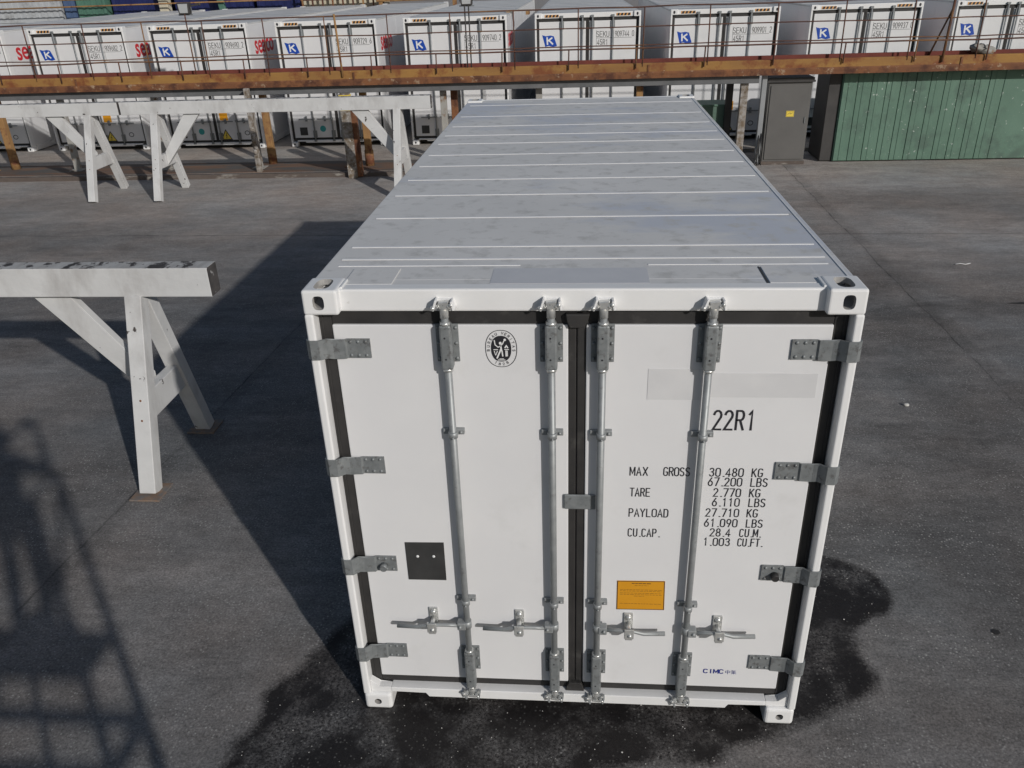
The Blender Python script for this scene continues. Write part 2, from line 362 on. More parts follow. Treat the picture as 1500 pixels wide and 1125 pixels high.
def ground_mat(name, far=False):
    m = bpy.data.materials.new(name); m.use_nodes = True; t = m.node_tree; L = t.links.new
    b = t.nodes['Principled BSDF']; g = N(t, 'ShaderNodeNewGeometry'); P = g.outputs['Position']
    def noise(sc, det=5, rg=.6, st=(1, 1, 1), loc=(0, 0, 0)):
        mp = N(t, 'ShaderNodeMapping'); mp.inputs['Scale'].default_value = st; mp.inputs['Location'].default_value = loc; L(P, mp.inputs[0])
        n = N(t, 'ShaderNodeTexNoise'); n.inputs['Scale'].default_value = sc; n.inputs['Detail'].default_value = det; n.inputs['Roughness'].default_value = rg
        L(mp.outputs[0], n.inputs[0]); return n.outputs[0]
    def rng(v, a, b2, c=0, d=1):
        r = N(t, 'ShaderNodeMapRange'); r.inputs[1].default_value = a; r.inputs[2].default_value = b2; r.inputs[3].default_value = c; r.inputs[4].default_value = d
        L(v, r.inputs[0]); return r.outputs[0]
    def mix(f, a, b2):
        x = N(t, 'ShaderNodeMixRGB')
        if isinstance(f, float): x.inputs[0].default_value = f
        else: L(f, x.inputs[0])
        for k, q in ((1, a), (2, b2)):
            if isinstance(q, tuple): x.inputs[k].default_value = (*q, 1)
            else: L(q, x.inputs[k])
        return x.outputs[0]
    def math_(op, a, b2=None):
        x = N(t, 'ShaderNodeMath', operation=op)
        for k, q in ((0, a), (1, b2)):
            if q is None: continue
            if isinstance(q, (int, float)): x.inputs[k].default_value = q
            else: L(q, x.inputs[k])
        return x.outputs[0]
    col = mix(rng(noise(.45, 7, .62), .35, .65), GC[0], GC[1])
    col = mix(rng(noise(1.7, 7, .7, (.5, 1.6, 1), (5, 2, 0)), .50, .72, 0, .55), col, GC[2])       # lighter scuffs
    col = mix(rng(noise(.9, 6, .65, (.35, 1.3, 1), (9, 4, 0)), .55, .72, 0, .55), col, GC[3])      # dark oily areas
    if not far:
        sep0 = N(t, 'ShaderNodeSeparateXYZ'); L(P, sep0.inputs[0])
        col = mix(rng(math_('ADD', sep0.outputs[1], rng(noise(.8, 5, .6, (.4, 1, 1)), .3, .7, -2.2, 2.2)), 5.0, 14.5, 0, .75), col, (.40, .375, .35))       # the far end of the yard is dustier
    # aggregate: fine grain
    def mul(a, v):
        x = N(t, 'ShaderNodeMixRGB', blend_type='MULTIPLY'); x.inputs[0].default_value = 1; L(a, x.inputs[1]); L(v, x.inputs[2]); return x.outputs[0]
    col = mul(col, rng(noise(2.3, 9, .78, (.6, 1.3, 1), (3, 1, 0)), .32, .68, .72, 1.24))
    col = mul(col, rng(noise(13, 6, .8, (.8, 1.1, 1)), .30, .70, .78, 1.22))
    col = mul(col, rng(noise(60, 3, .8), .30, .70, .48, 1.46))
    if not far:
        # worn and stained areas of the yard, each with its own place and ragged outline
        rag = rng(noise(1.6, 7, .72, (.7, 1.2, 1), (2, 5, 0)), .28, .72, -.75, .75)
        for cx_, cy_, rx_, ry_, f_ in ((4.6, 1.2, 2.2, 2.0, .76), (6.0, 3.4, 2.0, 1.0, .84), (4.3, 6.4, 1.6, 1.6, .82), (7.0, 6.4, 1.8, .5, .70), (3.6, 9.6, 1.2, 2.4, .86), (6.8, 9.2, 2.6, 1.3, 1.26), (5.5, 13.2, 4.0, 1.0, 1.22),
                                       (7.6, 11.4, 2.4, .8, .80), (-8.5, 9.4, 3.0, .9, .80), (-4.2, 12.2, 2.8, 1.2, 1.15), (-9.5, 11.8, 2.5, .8, .88), (-5.6, 6.6, 1.8, .8, .84), (-1.2, 1.0, 1.1, 1.3, 1.14), (-3.4, 1.6, .9, .8, .84), (-3.0, 6.9, .8, 1.8, .82),
                                       (-5.0, 4.0, 1.2, .6, 1.10), (5.0, 4.6, .5, 2.6, .86), (3.2, 4.2, .5, 3.0, 1.10)):
            mp_ = N(t, 'ShaderNodeVectorMath', operation='SUBTRACT'); L(P, mp_.inputs[0]); mp_.inputs[1].default_value = (cx_, cy_, 0)
            ms_ = N(t, 'ShaderNodeVectorMath', operation='MULTIPLY'); L(mp_.outputs[0], ms_.inputs[0]); ms_.inputs[1].default_value = (1/rx_, 1/ry_, 0)
            ln_ = N(t, 'ShaderNodeVectorMath', operation='LENGTH'); L(ms_.outputs[0], ln_.inputs[0])
            v_ = rng(math_('ADD', ln_.outputs['Value'], rag), 1.25, .45, 1.0, f_); col = mul(col, v_)
    tint = mix(rng(noise(.5, 4, .6, loc=(7, 0, 0)), .35, .65), (1.08, .99, .94), (.97, 1.0, 1.03)); col = mul(col, tint)
    sp = N(t, 'ShaderNodeTexVoronoi'); sp.inputs['Scale'].default_value = 46; L(P, sp.inputs['Vector'])
    spm = math_('MULTIPLY', rng(sp.outputs['Distance'], .34, .20), rng(noise(1.3, 6, .72, (1, 1, 1), (2, 8, 0)), .40, .60, .16, 1.0))
    # only part of the cells have a pale stone
    sc = N(t, 'ShaderNodeSeparateXYZ'); L(sp.outputs['Color'], sc.inputs[0])
    spm = math_('MULTIPLY', spm, rng(sc.outputs[0], .50, .72))
    col = mix(spm, col, (.38, .375, .36))
    sep = N(t, 'ShaderNodeSeparateXYZ'); L(P, sep.inputs[0])
    if not far:
        # slab joints x = a + .07 y with wander, plus cross joints
        wob = rng(noise(1.2, 5, .6), .3, .7, -.03, .03)
        def joint(a, k, wd, amt):
            v = math_('ADD', math_('SUBTRACT', sep.outputs[0], math_('MULTIPLY', sep.outputs[1], k)), wob)
            d = math_('ABSOLUTE', math_('SUBTRACT', v, a)); return rng(d, wd, wd*.35, 0, amt)
        j = math_('MAXIMUM', joint(-2.66, .075, .016, .75), joint(5.35, .012, .016, .8))
        j = math_('MAXIMUM', j, math_('MAXIMUM', joint(-2.60, .075, .12, .28), joint(5.42, .012, .16, .30)))
        v = math_('ADD', math_('SUBTRACT', sep.outputs[1], math_('MULTIPLY', sep.outputs[0], -.02)), wob)
        j = math_('MAXIMUM', j, rng(math_('ABSOLUTE', math_('SUBTRACT', v, 9.6)), .03, .01, 0, .5))
        j = math_('MULTIPLY', j, rng(noise(2.1, 6, .75, loc=(4, 4, 0)), .36, .62, .15, 1))
        col = mix(j, col, (.02, .02, .02))
        at = N(t, 'ShaderNodeAttribute'); at.attribute_name = 'wet'
        e = math_('ADD', at.outputs['Fac'], math_('ADD', rng(noise(2.2, 2, .5), .25, .75, -.07, .07), rng(noise(45, 4, .8), .2, .8, -.055, .055)))
        wet = rng(e, -.03, .05)
        deep = rng(e, .04, .16)
        # patches inside the wet area that have dried
        dry = math_('MULTIPLY', rng(noise(2.6, 3, .6, (1, 1, 1), (1.5, 0, 0)), .46, .62), rng(noise(50, 4, .8), .40, .58, 0, .72))
        wet2 = math_('MULTIPLY', wet, math_('SUBTRACT', 1.0, dry))
        wcol = mix(.93, col, (.011, .0095, .010))
        wcol = mix(math_('MULTIPLY', spm, .35), wcol, (.22, .22, .21))
        col = mix(wet2, col, wcol)
        # pale dried rim
        rim = math_('MULTIPLY', rng(math_('ABSOLUTE', math_('ADD', e, .03)), .03, .0, 0, .35), rng(noise(2.2, 3), .54, .62))
        col = mix(rim, col, (.28, .27, .26))
        ro = mix(wet2, (.88, .88, .88), mix(deep, (.62, .62, .62), (.42, .42, .42)))
        L(ro, b.inputs['Roughness'])
        L(rng(wet2, 0, 1, .35, .16), b.inputs['Specular IOR Level'])
    else:
        b.inputs['Roughness'].default_value = .9
    L(col, b.inputs['Base Color'])
    hb = math_('ADD', math_('MULTIPLY', noise(120, 3, .7), .6), math_('MULTIPLY', noise(14, 5, .6), .8))
    bp = N(t, 'ShaderNodeBump'); bp.inputs['Strength'].default_value = .6; bp.inputs['Distance'].default_value = .008
    L(hb, bp.inputs['Height']); L(bp.outputs[0], b.inputs['Normal'])
    return m
GC = ((.150, .147, .145), (.195, .191, .188), (.26, .255, .25), (.095, .095, .096))
ground.data.materials.append(ground_mat('worn_asphalt'))
GC = ((.31, .285, .26), (.37, .345, .31), (.42, .39, .35), (.22, .19, .165))
# raised strip behind the yard
apr = MB().prism([(-60, 14.20), (4.85, 14.20), (4.85, 16.0), (60, 16.0), (60, 80), (-60, 80)], .38, 'z', -.3, bev=.012).done('pavement', ground_mat('pale_concrete', True)); apr['kind'] = 'structure'
kb = MB().box(-60, 14.05, -.3, 4.84, 14.195, .088, bev=.01)
M['kerb'] = mat('kerb_concrete', (.095, .075, .065), (.13, .105, .09), 4, .9, bump=.4, layer=(.30, .28, .25), lscale=6, lth=.62, lstretch=(.3, 1, 1))
k_ = kb.done('kerb', 'kerb'); k_['kind'] = 'structure'
M['rust_strip'] = mat('rust_stained_channel', (.13, .075, .05), (.19, .11, .07), 3, .9, bump=.5, stretch=(.3, 1.5, 1), layer=(.09, .085, .08), lscale=1.4, lth=.5, lsoft=.06, lstretch=(.5, 2, 1))
ch = MB().box(-60, 14.26, .07, 4.6, 15.35, .086).done('gutter_strip', 'rust_strip'); ch['kind'] = 'structure'

# ------------------------------------------------------------------ container
def casting(cx, y0, z0, sx, sy, parent, m='frame_white', bottom=False, simple=False):
    """corner casting; cx = outer x face, sx = +1 if it extends to +x"""
    W_, D_, H_ = .162, .178, .118
    x0, x1 = (cx, cx+W_*sx) if sx > 0 else (cx+W_*sx, cx)
    ya, yb = (y0, y0+D_) if sy > 0 else (y0-D_, y0)
    o = MB().box(x0, ya, z0, x1, yb, z0+H_, bev=.012 if not bottom else .02, seg=3).done('corner_casting', [M[m], M['hole']], parent)
    if simple: return o
    t = .026; xc, yc, zc = (x0+x1)/2, (ya+yb)/2, z0+H_/2
    c0 = MB().box(x0+t, ya+t, z0+t, x1-t, yb-t, z0+H_-t).done('cut', 'hole')
    fh = (.026, .033) if not bottom else (.021, .021)
    off = 0 if not bottom else .004*sx
    c1 = MB().prism(ell(xc-.006*sx+off, zc, *fh, 20, 3.0 if not bottom else 2.2), .5, 'y', yc-.25).done('cut', 'hole')
    c2 = MB().prism(ell(xc, yc, .038, .064, 24, 3.0), .4, 'z', z0+H_/2 if not bottom else z0-.2).done('cut', 'hole')
    return boolean(o, [c0, c1, c2])

def door_set(rt, H, detail, rods=(.633, 1.106, 1.336, 1.807)):
    """two door leaves and everything on them; z given for a 2.591 box, stretched for others"""
    dz = H-2.591
    YP = .062          # face of the door panel
    for side in (0, 1):
        xa, xb = (.102, 1.181) if side == 0 else (1.262, 2.336)
        d = MB().box(xa, YP, .208, xb, .135, 2.403+dz, bev=.006).done('door', 'white', rt)
        # black gasket around the leaf
        g = MB()
        ga, gb = (.042, 1.2175) if side == 0 else (1.2215, 2.396)
        for (a, b_, c, e) in ((ga, xa-.001, .156, 2.478+dz), (xb+.001, gb, .156, 2.478+dz)):
            g.box(a, .071, c, b_, .13, e, bev=.005)
        g.box(xa-.0005, .0715, .1565, xb+.0005, .1295, .2075, bev=.005); g.box(xa-.0005, .0715, 2.4035+dz, xb+.0005, .1295, 2.4775+dz, bev=.005)
        if detail:  # lip lines on the seal
            for x_ in ((ga+.012, ga+.02) if side == 0 else (gb-.02, gb-.012),):
                g.box(x_[0], .067, .17, x_[1], .0725, 2.46+dz, bev=.002)
        g.done('gasket', 'rubber', d)
        # hinges
        hz = [2.289, 1.652, 1.034, .413]
        if dz: hz = [2.57, 2.03, 1.47, .90, .42]
        for z in hz:
            hx = (lambda q: q) if side == 0 else (lambda q: 2.438-q)
            m = MB(); t = .008; h = .048
            path = [(.272, YP-.002), (.164, YP-.002), (.155, .050), (.100, .046), (.072, .036), (.046, -.001), (.012, -.003), (-.002, .008), (-.003, .040)]
            up = [(hx(a), b) for a, b in path]
            # offset thickness outward (-y)
            low = []
            for i, (a, b) in enumerate(up):
                p0 = Vector(up[max(0, i-1)]); p1 = Vector(up[min(len(up)-1, i+1)]); dd = (p1-p0).normalized()
                nn = Vector((dd.y, -dd.x))
                if side == 0: nn = -nn
                if nn.y > 0 and i < 6: nn = -nn
                if i >= 7: nn = Vector((-1 if side == 0 else 1, 0))
                low.append((a+nn.x*t, b+nn.y*t))
            m.prism(up+low[::-1], 2*h, 'z', z-h)
            for v_ in m.bm.verts: v_.co.z += .015*max(0, min(1, (.10-hx(v_.co.x))/.05))
            if detail:
                for bx in (.180, .216, .252):
                    for bz in (-.034, .034):
                        m.ball((hx(bx), YP-.011, z+bz), .0085, (1, .75, 1), 8)
                m.done('hinge', 'galv_dark', d)
            if detail and abs(z-1.034) < .01:
                MB().tube([(hx(.205), YP-.012, z-.01), (hx(.205), YP-.042, z-.012)], [.021, .019], 14).done('hinge_bumper', 'rubber' if side else 'galv_dark', d)
    drs = [o for o in kids(rt) if o.name.split('.')[0] == 'door']
    for i, rx in enumerate(rods):
        d = drs[0 if i < 2 else 1]; sgn = -1 if i < 2 else 1; yr = .019
        m = MB().tube([(rx, yr, .13), (rx, yr, 2.49+dz)], .0172, 16)
        rod = m.done('lock_rod', 'galv', d)
        if not detail:
            for z in (.30, 2.32+dz): MB().box(rx-.045, .03, z-.08, rx+.045, YP-.001, z+.08).done('bearing_bracket', 'galv_dark', d)
            for z in (.146, 2.51+dz): MB().box(rx-.035, .0, z-.025, rx+.03, .042, z+.02).done('locking_cam', 'galv_dark', d)
            mm = MB().box(rx-.03, -.004, .64, rx+.03, .04, .69); mm.box(min(rx, rx+sgn*.37), .012, .65, max(rx, rx+sgn*.37), .028, .672)
            mm.box(rx+sgn*.18-.02, .0, .61, rx+sgn*.18+.02, YP-.001, .73)
            mm.done('lock_handle', 'galv_dark', d); continue
        # bearing brackets top and bottom
        for (z0, z1, s0, s1) in ((2.225, 2.412, 2.205, 2.425), (.292, .464, .195, .463)):
            b = MB().box(rx-.052, YP-.010, z0, rx+.052, YP-.0005, z1, bev=.002)
            b.box(rx-.027, -.004, s0, rx+.027, YP-.008, s1, bev=.009)
            for zz in (z0+.018, (z0+z1)/2, z1-.018):
                for xx in (-.041, .041): b.ball((rx+xx, YP-.012, zz), .0085, (1, .8, 1), 8)
            b.done('bearing_bracket', 'galv_dark', d)
            hh = MB()
            for zz in (s0+.055, s1-.06): hh.tube([(rx-.003, -.0035, zz), (rx-.003, -.0052, zz)], .0045, 8)
            hh.done('bolt_hole', 'ink', d)
            MB().tube([(rx, yr, s1-.003), (rx, yr, s1+.012)], .0235, 14).done('bearing_collar', 'zinc', d)
            MB().tube([(rx, yr, s0-.010), (rx, yr, s0+.004)], .0235, 14).done('bearing_collar', 'zinc', d)
        # cams with forked keepers
        for top in (1, 0):
            zc = 2.512 if top else .150; s = 1 if top else -1; yf = .0435 if top else .020
            c = MB()
            c.tube([(rx, yr, zc-s*.055), (rx, yr, zc+s*.012)], .0205, 12)
            c.prism([(rx-.018, zc-.010), (rx+.018, zc-.010), (rx+.026, zc+s*.028), (rx-.022, zc+s*.022)][::1], .03, 'y', -.004, bev=.003)
            c.bar((rx-.022, .0, zc+s*.006), (rx-.048, .004, zc-s*.008), .020, .016, bev=.003)
            c.bar((rx+.020, .0, zc+s*.010), (rx+.044, .004, zc-s*.012), .018, .016, bev=.003)
            c.ball((rx-.046, -.004, zc-s*.004), .012, n=8); c.ball((rx+.036, -.006, zc+s*.012), .010, n=8)
            c.done('locking_cam', 'zinc', d)
            k = MB(); ya, yb = -.012, yf+.004
            k.bar((rx-.046, (ya+yb)/2, zc-s*.014), (rx-.030, (ya+yb)/2, zc+s*.034), .010, yb-ya, up=(0, 1, 0), bev=.002)
            k.bar((rx+.046, (ya+yb)/2, zc-s*.012), (rx+.038, (ya+yb)/2, zc+s*.030), .010, yb-ya, up=(0, 1, 0), bev=.002)
            k.box(rx-.034, yf-.010, zc-.012 if top else zc-.028, rx+.04, yf+.002, zc+.028 if top else zc+.012, bev=.003)
            k.done('cam_keeper', 'frame_white' if top else 'galv', d)
        # rod guides
        for z in (1.856, .816):
            b = MB().tube([(rx, yr, z-.016), (rx, yr, z+.016)], .023, 14)
            b.box(rx+.012, YP-.026, z-.012, rx+.052, YP-.0005, z+.016, bev=.003).box(rx-.052, YP-.018, z-.014, rx-.012, YP-.0005, z+.014, bev=.003)
            b.box(rx-.012, yr+.005, z-.012, rx+.012, YP-.001, z+.012)
            b.ball((rx+.036, YP-.028, z+.002), .008, n=8); b.ball((rx+.002, yr-.024, z-.012), .006, n=8)
            b.done('rod_guide', 'galv', d)
        # handle, hub and catch
        z = .662; L1 = .168 if i >= 2 else .188; L2 = .36 if i >= 2 else .386
        hub = MB().box(rx+sgn*.006, -.010, z-.026, rx+sgn*.052, .036, z+.022, bev=.005).tube([(rx, yr, z-.024), (rx, yr, z+.024)], .024, 14)
        hub.ball((rx+sgn*.036, -.012, z), .010, n=8); hub.done('handle_hub', 'galv', d)
        X = lambda a: rx+sgn*a
        hp = MB()
        pts = [(X(.044), .004, z+.0), (X(.10), -.002, z+.006), (X(L1-.03), -.012, z+.014), (X(L1+.03), -.014, z+.010), (X(L1+.078), .002, z-.018), (X(L2), .010, z-.020)]
        hp.tube(pts, [.0115, .0105, .010, .0105, .0115, .0125], 10)
        hp.done('lock_handle', 'galv', d)
        ct = MB().box(X(L1)-.024, YP-.012, z-.052, X(L1)+.024, YP-.0005, z+.075, bev=.003)
        ct.ball((X(L1), YP-.014, z+.050), .017, (1, .8, 1), 12).tube([(X(L1), YP-.01, z+.012), (X(L1), -.026, z+.010)], .012, 10)
        ct.box(X(L1)-.026, -.030, z-.030, X(L1)+.026, -.022, z+.034, bev=.004); ct.ball((X(L1)+.004, -.028, z-.008), .013, n=8)
        ct.box(X(L1)-.020, -.024, z-.044, X(L1)+.020, YP-.01, z-.030, bev=.003)
        ct.done('handle_catch', 'zinc', d)
    return drs

def container_frame(rt, L, H, detail):
    W_ = 2.438
    # side walls, back wall, underframe
    b = MB()
    b.box(.006, .15, .14, .07, L-.05, H-.045); b.box(W_-.07, .15, .14, W_-.006, L-.05, H-.045)
    b.box(.0705, L-.12, .14, W_-.0705, L-.05, H-.045); b.box(.0705, .136, .14, W_-.0705, .2, H-.06)
    n = max(4, int(L/1.2))
    for i in range(1, n):   # panel joint battens on the sides
        y = L*i/n
        b.box(.004, y-.02, .16, .0065, y+.02, H-.10); b.box(W_-.0065, y-.02, .16, W_-.004, y+.02, H-.10)
    b.done('side_panel', 'white', rt)
    for sx in (0, W_-.06):
        MB().box(sx, .18, .012, sx+.06, L-.18, .139, bev=.008).done('bottom_side_rail', 'frame_white', rt)
        MB().box(sx+.001, .178, H-.075, sx+.059, L-.178, H-.052, bev=.006).done('top_side_rail', 'frame_white', rt)
    u = MB().box(.065, .12, .10, W_-.065, L-.12, .139)
    for i in range(int(L/.6)): u.box(.07, .3+i*.6, .02, W_-.07, .34+i*.6, .10)
    u.done('underframe', 'under', rt)
    # roof sheet
    ro = MB().box(.0015, .180, H-.0515, W_-.0015, L-.180, H-.016, bev=.006)
    ro.box(.163, .1155, H-.0515, W_-.163, .181, H-.0161).box(.163, L-.181, H-.0515, W_-.163, L-.05, H-.0161)
    ro.done('roof', 'roof' if detail else 'roof_far', rt)
    if detail: seams = (5.63, 4.9, 4.33, 3.87, 3.49, 3.03, 2.63, 2.19, 1.76, 1.23, .68, .48)
    else: seams = [1.2+i*1.2 for i in range(int(L/1.2)-1)]
    for i, y in enumerate(seams):
        wd = .0105 if detail else .02
        MB().box(.06, y-wd, H-.016, W_-.06, y+wd, H-.0118, bev=.002).done('roof_seam', 'roof_rib', rt)
    if detail:
        MB().box(.07, .375, H-.016, .95, .387, H-.0132).done('roof_seam', 'roof_rib', rt)
        MB().box(1.55, .375, H-.016, W_-.07, .387, H-.0132).done('roof_seam', 'roof_rib', rt)
        MB().box(W_-.034, .20, H-.016, W_-.026, L-.2, H-.0125).done('roof_edge_bead', 'roof_rib', rt)
    # header and sill
    h = MB().box(.150, .0425, H-.116, W_-.150, .115, H-.010, bev=.009)
    h.done('door_header', 'frame_white', rt)
    s = MB()
    s.prism([(.160, .154), (.160, .122), (.365, .126), (.378, .092), (W_-.378, .092), (W_-.365, .126), (W_-.160, .122), (W_-.160, .154)], .10, 'y', .020, bev=.004)
    s.box(.155, .055, .0925, W_-.155, .118, .118) if False else None
    s.done('door_sill', 'frame_white', rt)
    # corner posts
    for sx, a, b_ in ((0, 0., .041), (1, W_-.041, W_)):
        MB().box(a, .0, .115, b_, .15, H-.116, bev=.010, seg=3).done('corner_post', 'frame_white', rt)
        MB().box(a, L-.15, .115, b_, L, H-.116, bev=.010).done('corner_post', 'frame_white', rt)
    # castings
    for z, bot in ((0, True), (H-.118, False)):
        for y, sy in ((0, 1), (L, -1)):
            for x, sx in ((0, 1), (W_, -1)):
                casting(x, y, z, sx, sy, rt, bottom=bot, simple=(not detail))
    if not detail:
        hb = MB()
        for x, sx in ((.08, 1), (W_-.08, -1)):
            hb.prism(ell(x, H-.06, .024, .034, 10), .004, 'y', -.0035)
            hb.prism(ell(x, .06, .022, .026, 10), .004, 'y', -.0035)
        hb.done('casting_hole', 'ink', rt)
    # end frame at the back
    MB().box(.15, L-.049, H-.13, W_-.15, L-.002, H-.013, bev=.01).box(.15, L-.049, .03, W_-.15, L-.002, .14, bev=.01).done('end_rail', 'frame_white', rt)

# ---- the near container
ct = root('refrigerated_container', 'big white short container in the middle, black weight lettering and round seal on its doors', 'container')
H0 = 2.591
container_frame(ct, 6.058, H0, True)
ld, rd = door_set(ct, H0, True)
YS = .0605
# fillets on the roof beside the castings
for x, s in ((.162, 1), (2.276, -1)):
    MB().box(min(x, x+s*.012), .052, H0-.016, max(x, x+s*.012), .165, H0-.002, bev=.003).done('roof_fillet', 'frame_white', ct)
for x, s in ((.0415, 1), (2.3965, -1)):
    MB().prism([(x, .1185), (x+s*.118, .1185), (x+s*.118, .154), (x+s*.05, .157), (x, .205)], .045, 'y', .022, bev=.003).done('sill_gusset', 'frame_white', ct)
# roof reinforcement plates, their edges standing proud, and a made-up plain patch standing in for pixelated marking
MB().box(.16, .1165, H0-.0158, .385, .335, H0-.0115, bev=.002).done('roof_plate', 'roof', ct)
MB().box(2.055, .1165, H0-.0158, 2.278, .335, H0-.0115, bev=.002).done('roof_plate', 'roof', ct)
MB().box(2.043, .1165, H0-.0158, 2.051, .34, H0-.0142).done('dark_plate_line', 'dark', ct)  # thin dark line beside the inner edge of the right plate
MB().box(.83, .128, H0-.0158, 1.54, .335, H0-.0148).done('roof_stand_in_patch', 'patch_roof', ct)
# centre meeting cap pieces and retainer plate
MB().prism([(1.170, 2.462), (1.276, 2.462), (1.268, 2.425), (1.250, 2.396), (1.188, 2.396), (1.176, 2.425)], .034, 'y', .040, bev=.004).done('seal_cap', 'rubber', ld)
MB().prism([(1.166, .152), (1.272, .152), (1.266, .185), (1.252, .214), (1.186, .214), (1.174, .185)], .030, 'y', .046, bev=.004).done('seal_cap', 'rubber', ld)
MB().box(1.160, .046, 1.412, 1.318, .0585, 1.498, bev=.006, seg=3).done('retainer_plate', 'galv_dark', rd)
MB().box(1.545, YS-.0004, 2.03, 1.79, YS+.0012, 2.188, bev=.0004).box(1.825, YS-.0004, 2.045, 2.30, YS+.0012, 2.168, bev=.0004).done('number_stand_in_patch', 'patch', rd)  # made-up plain patches standing in for the pixelated container number
# writing
def write(rows, h, name='lettering', st=.0056, m='ink'):
    mb = MB()
    for s, x, z, cw, p in rows: text(mb, s, x, z, h, cw, p, st, YS)
    return mb.done(name, m, rd, recalc=False)
write([('22R1', 1.857, 1.874, .036, .0515)], .100, st=.0105)
P_ = .0275; C_ = .0205
P_ = .0300; C_ = .0205; ST = .0056
for r in (('MAX', 1.483, 1.611, C_, .031), ('GROSS', 1.643, 1.612, .0195, .0262), ('TARE', 1.486, 1.489, .0185, .0258), ('PAYLOAD', 1.484, 1.366, .0205, .0288), ('CU.CAP.', 1.484, 1.243, .0185, .0265)): write([r], .047)
for k, (num, unit, x, ux, cw, up_) in enumerate((('30.480', 'KG', 1.862, 2.062, C_, .030), ('67.200', 'LBS', 1.860, 2.062, C_, .029), ('2.770', 'KG', 1.890, 2.062, C_, .030), ('6.110', 'LBS', 1.889, 2.064, C_, .029),
        ('27.710', 'KG', 1.862, 2.062, C_, .030), ('61.090', 'LBS', 1.860, 2.064, C_, .029), ('28.4', 'CU.M.', 1.892, 2.038, .0180, .0262), ('1.003', 'CU.FT.', 1.864, 2.034, .0175, .0245))):
    z = (1.613, 1.558, 1.496, 1.439, 1.376, 1.314, 1.255, 1.196)[k]
    write([(num, x, z, C_, P_)], .046); write([(unit, ux, z, cw, up_)], .046)
# round seal emblem
e = MB(); cx, cz = .876, 2.286
e.strip(ell(cx, cz, .0715, .0915, 40, 2.25), .0032, YS, True)
rim = e.done('emblem_ring', 'ink', ld, recalc=False)
e = MB(); e.bm.faces.new([e.bm.verts.new((a, YS, b)) for a, b in ell(cx, cz, .0465, .0645, 36, 2.3)]); e.done('emblem_field', 'ink', ld, recalc=False)
e = MB()
def ring(s, a0, a1, flip=1):
    for i, chh in enumerate(s):
        if chh == ' ': continue
        a = math.radians(a0 + (a1-a0)*i/(len(s)-1)); px, pz = cx+.0585*math.cos(a), cz+.0775*math.sin(a)
        up = Vector((math.cos(a)*.0775, math.sin(a)*.0585)).normalized()*flip; rt_ = Vector((up.y, -up.x))
        f = lambda u, v: (px+rt_.x*u+up.x*v, pz+rt_.y*u+up.y*v)
        text(e, chh, -.0042, -.0058, .0118, .0086, .01, .0022, YS, tf=f)
ring('BUREAU VERITAS', 186, -6); ring('1828', 243, 297, -1)
e.done('emblem_lettering', 'ink', ld, recalc=False)
e = MB(); q = YS-.0009
def st_(p, wd): e.strip([(cx+a*.001, cz+b*.001) for a, b in p], wd*.001, q)
st_([(-30, 42), (-27, 20), (-14, 8), (-2, 14), (8, 26), (14, 40)], 4.5); st_([(-2, 16), (0, 2), (-6, -14), (-20, -46)], 7); q -= .0002
st_([(0, 2), (4, -14), (6, -36)], 6); e.bm.faces.new([e.bm.verts.new((a, q, b)) for a, b in ell(cx-.003, cz+.028, .0065, .0075, 12)])
q -= .0002; e.bm.faces.new([e.bm.verts.new((a, q, b)) for a, b in ell(cx+.018, cz+.045, .006, .006, 12)])
st_([(-34, -4), (-16, -4)], 4); st_([(16, -3), (34, -3)], 4); st_([(-32, -12), (-26, -32), (-18, -12)], 4); st_([(18, 6), (24, 16), (30, 6)], 6)
st_([(22, -10), (22, -36)], 6); st_([(28, -10), (28, -36)], 3.5); st_([(-16, -56), (16, -56)], 4); st_([(-8, -50), (10, -50)], 3)
e.done('emblem_figure', 'white_decal', ld, recalc=False)
# vent plate with two bright rivets
v = MB().prism([(.326, .924), (.531, .926), (.533, 1.176), (.326, 1.172)], .004, 'y', YS-.002, bev=.001).done('vent_plate', 'dark_vent', ld)
e = MB(); e.ball((.388, YS-.004, 1.084), .0085, (1, .5, 1), 8); e.ball((.474, YS-.004, 1.086), .0085, (1, .5, 1), 8); e.done('rivet', 'white_decal', ld)
# orange notice
MB().prism([(1.438, .756), (1.691, .760), (1.686, .957), (1.437, .953)], .0012, 'y', YS-.0002).done('notice_sticker', 'orange', rd)
e = MB(); e.strip([(1.441, .759), (1.688, .763), (1.683, .954), (1.440, .950)], .0035, YS-.0012, True)
for zz, xa, xb in ((.938, 1.515, 1.615), (.924, 1.53, 1.60), (.895, 1.455, 1.672), (.886, 1.455, 1.672), (.872, 1.455, 1.672), (.862, 1.455, 1.672), (.852, 1.53, 1.58), (.800, 1.455, 1.672)):
    x = xa; random.seed(int(zz*1000))
    while x < xb:
        ww = random.uniform(.006, .02); wq = .0038 if zz == .938 else .0016
        e.strip([(x, zz), (min(xb, x+ww), zz)], wq, YS-.0013); x += ww+.006
e.done('notice_print', 'ink', rd, recalc=False)
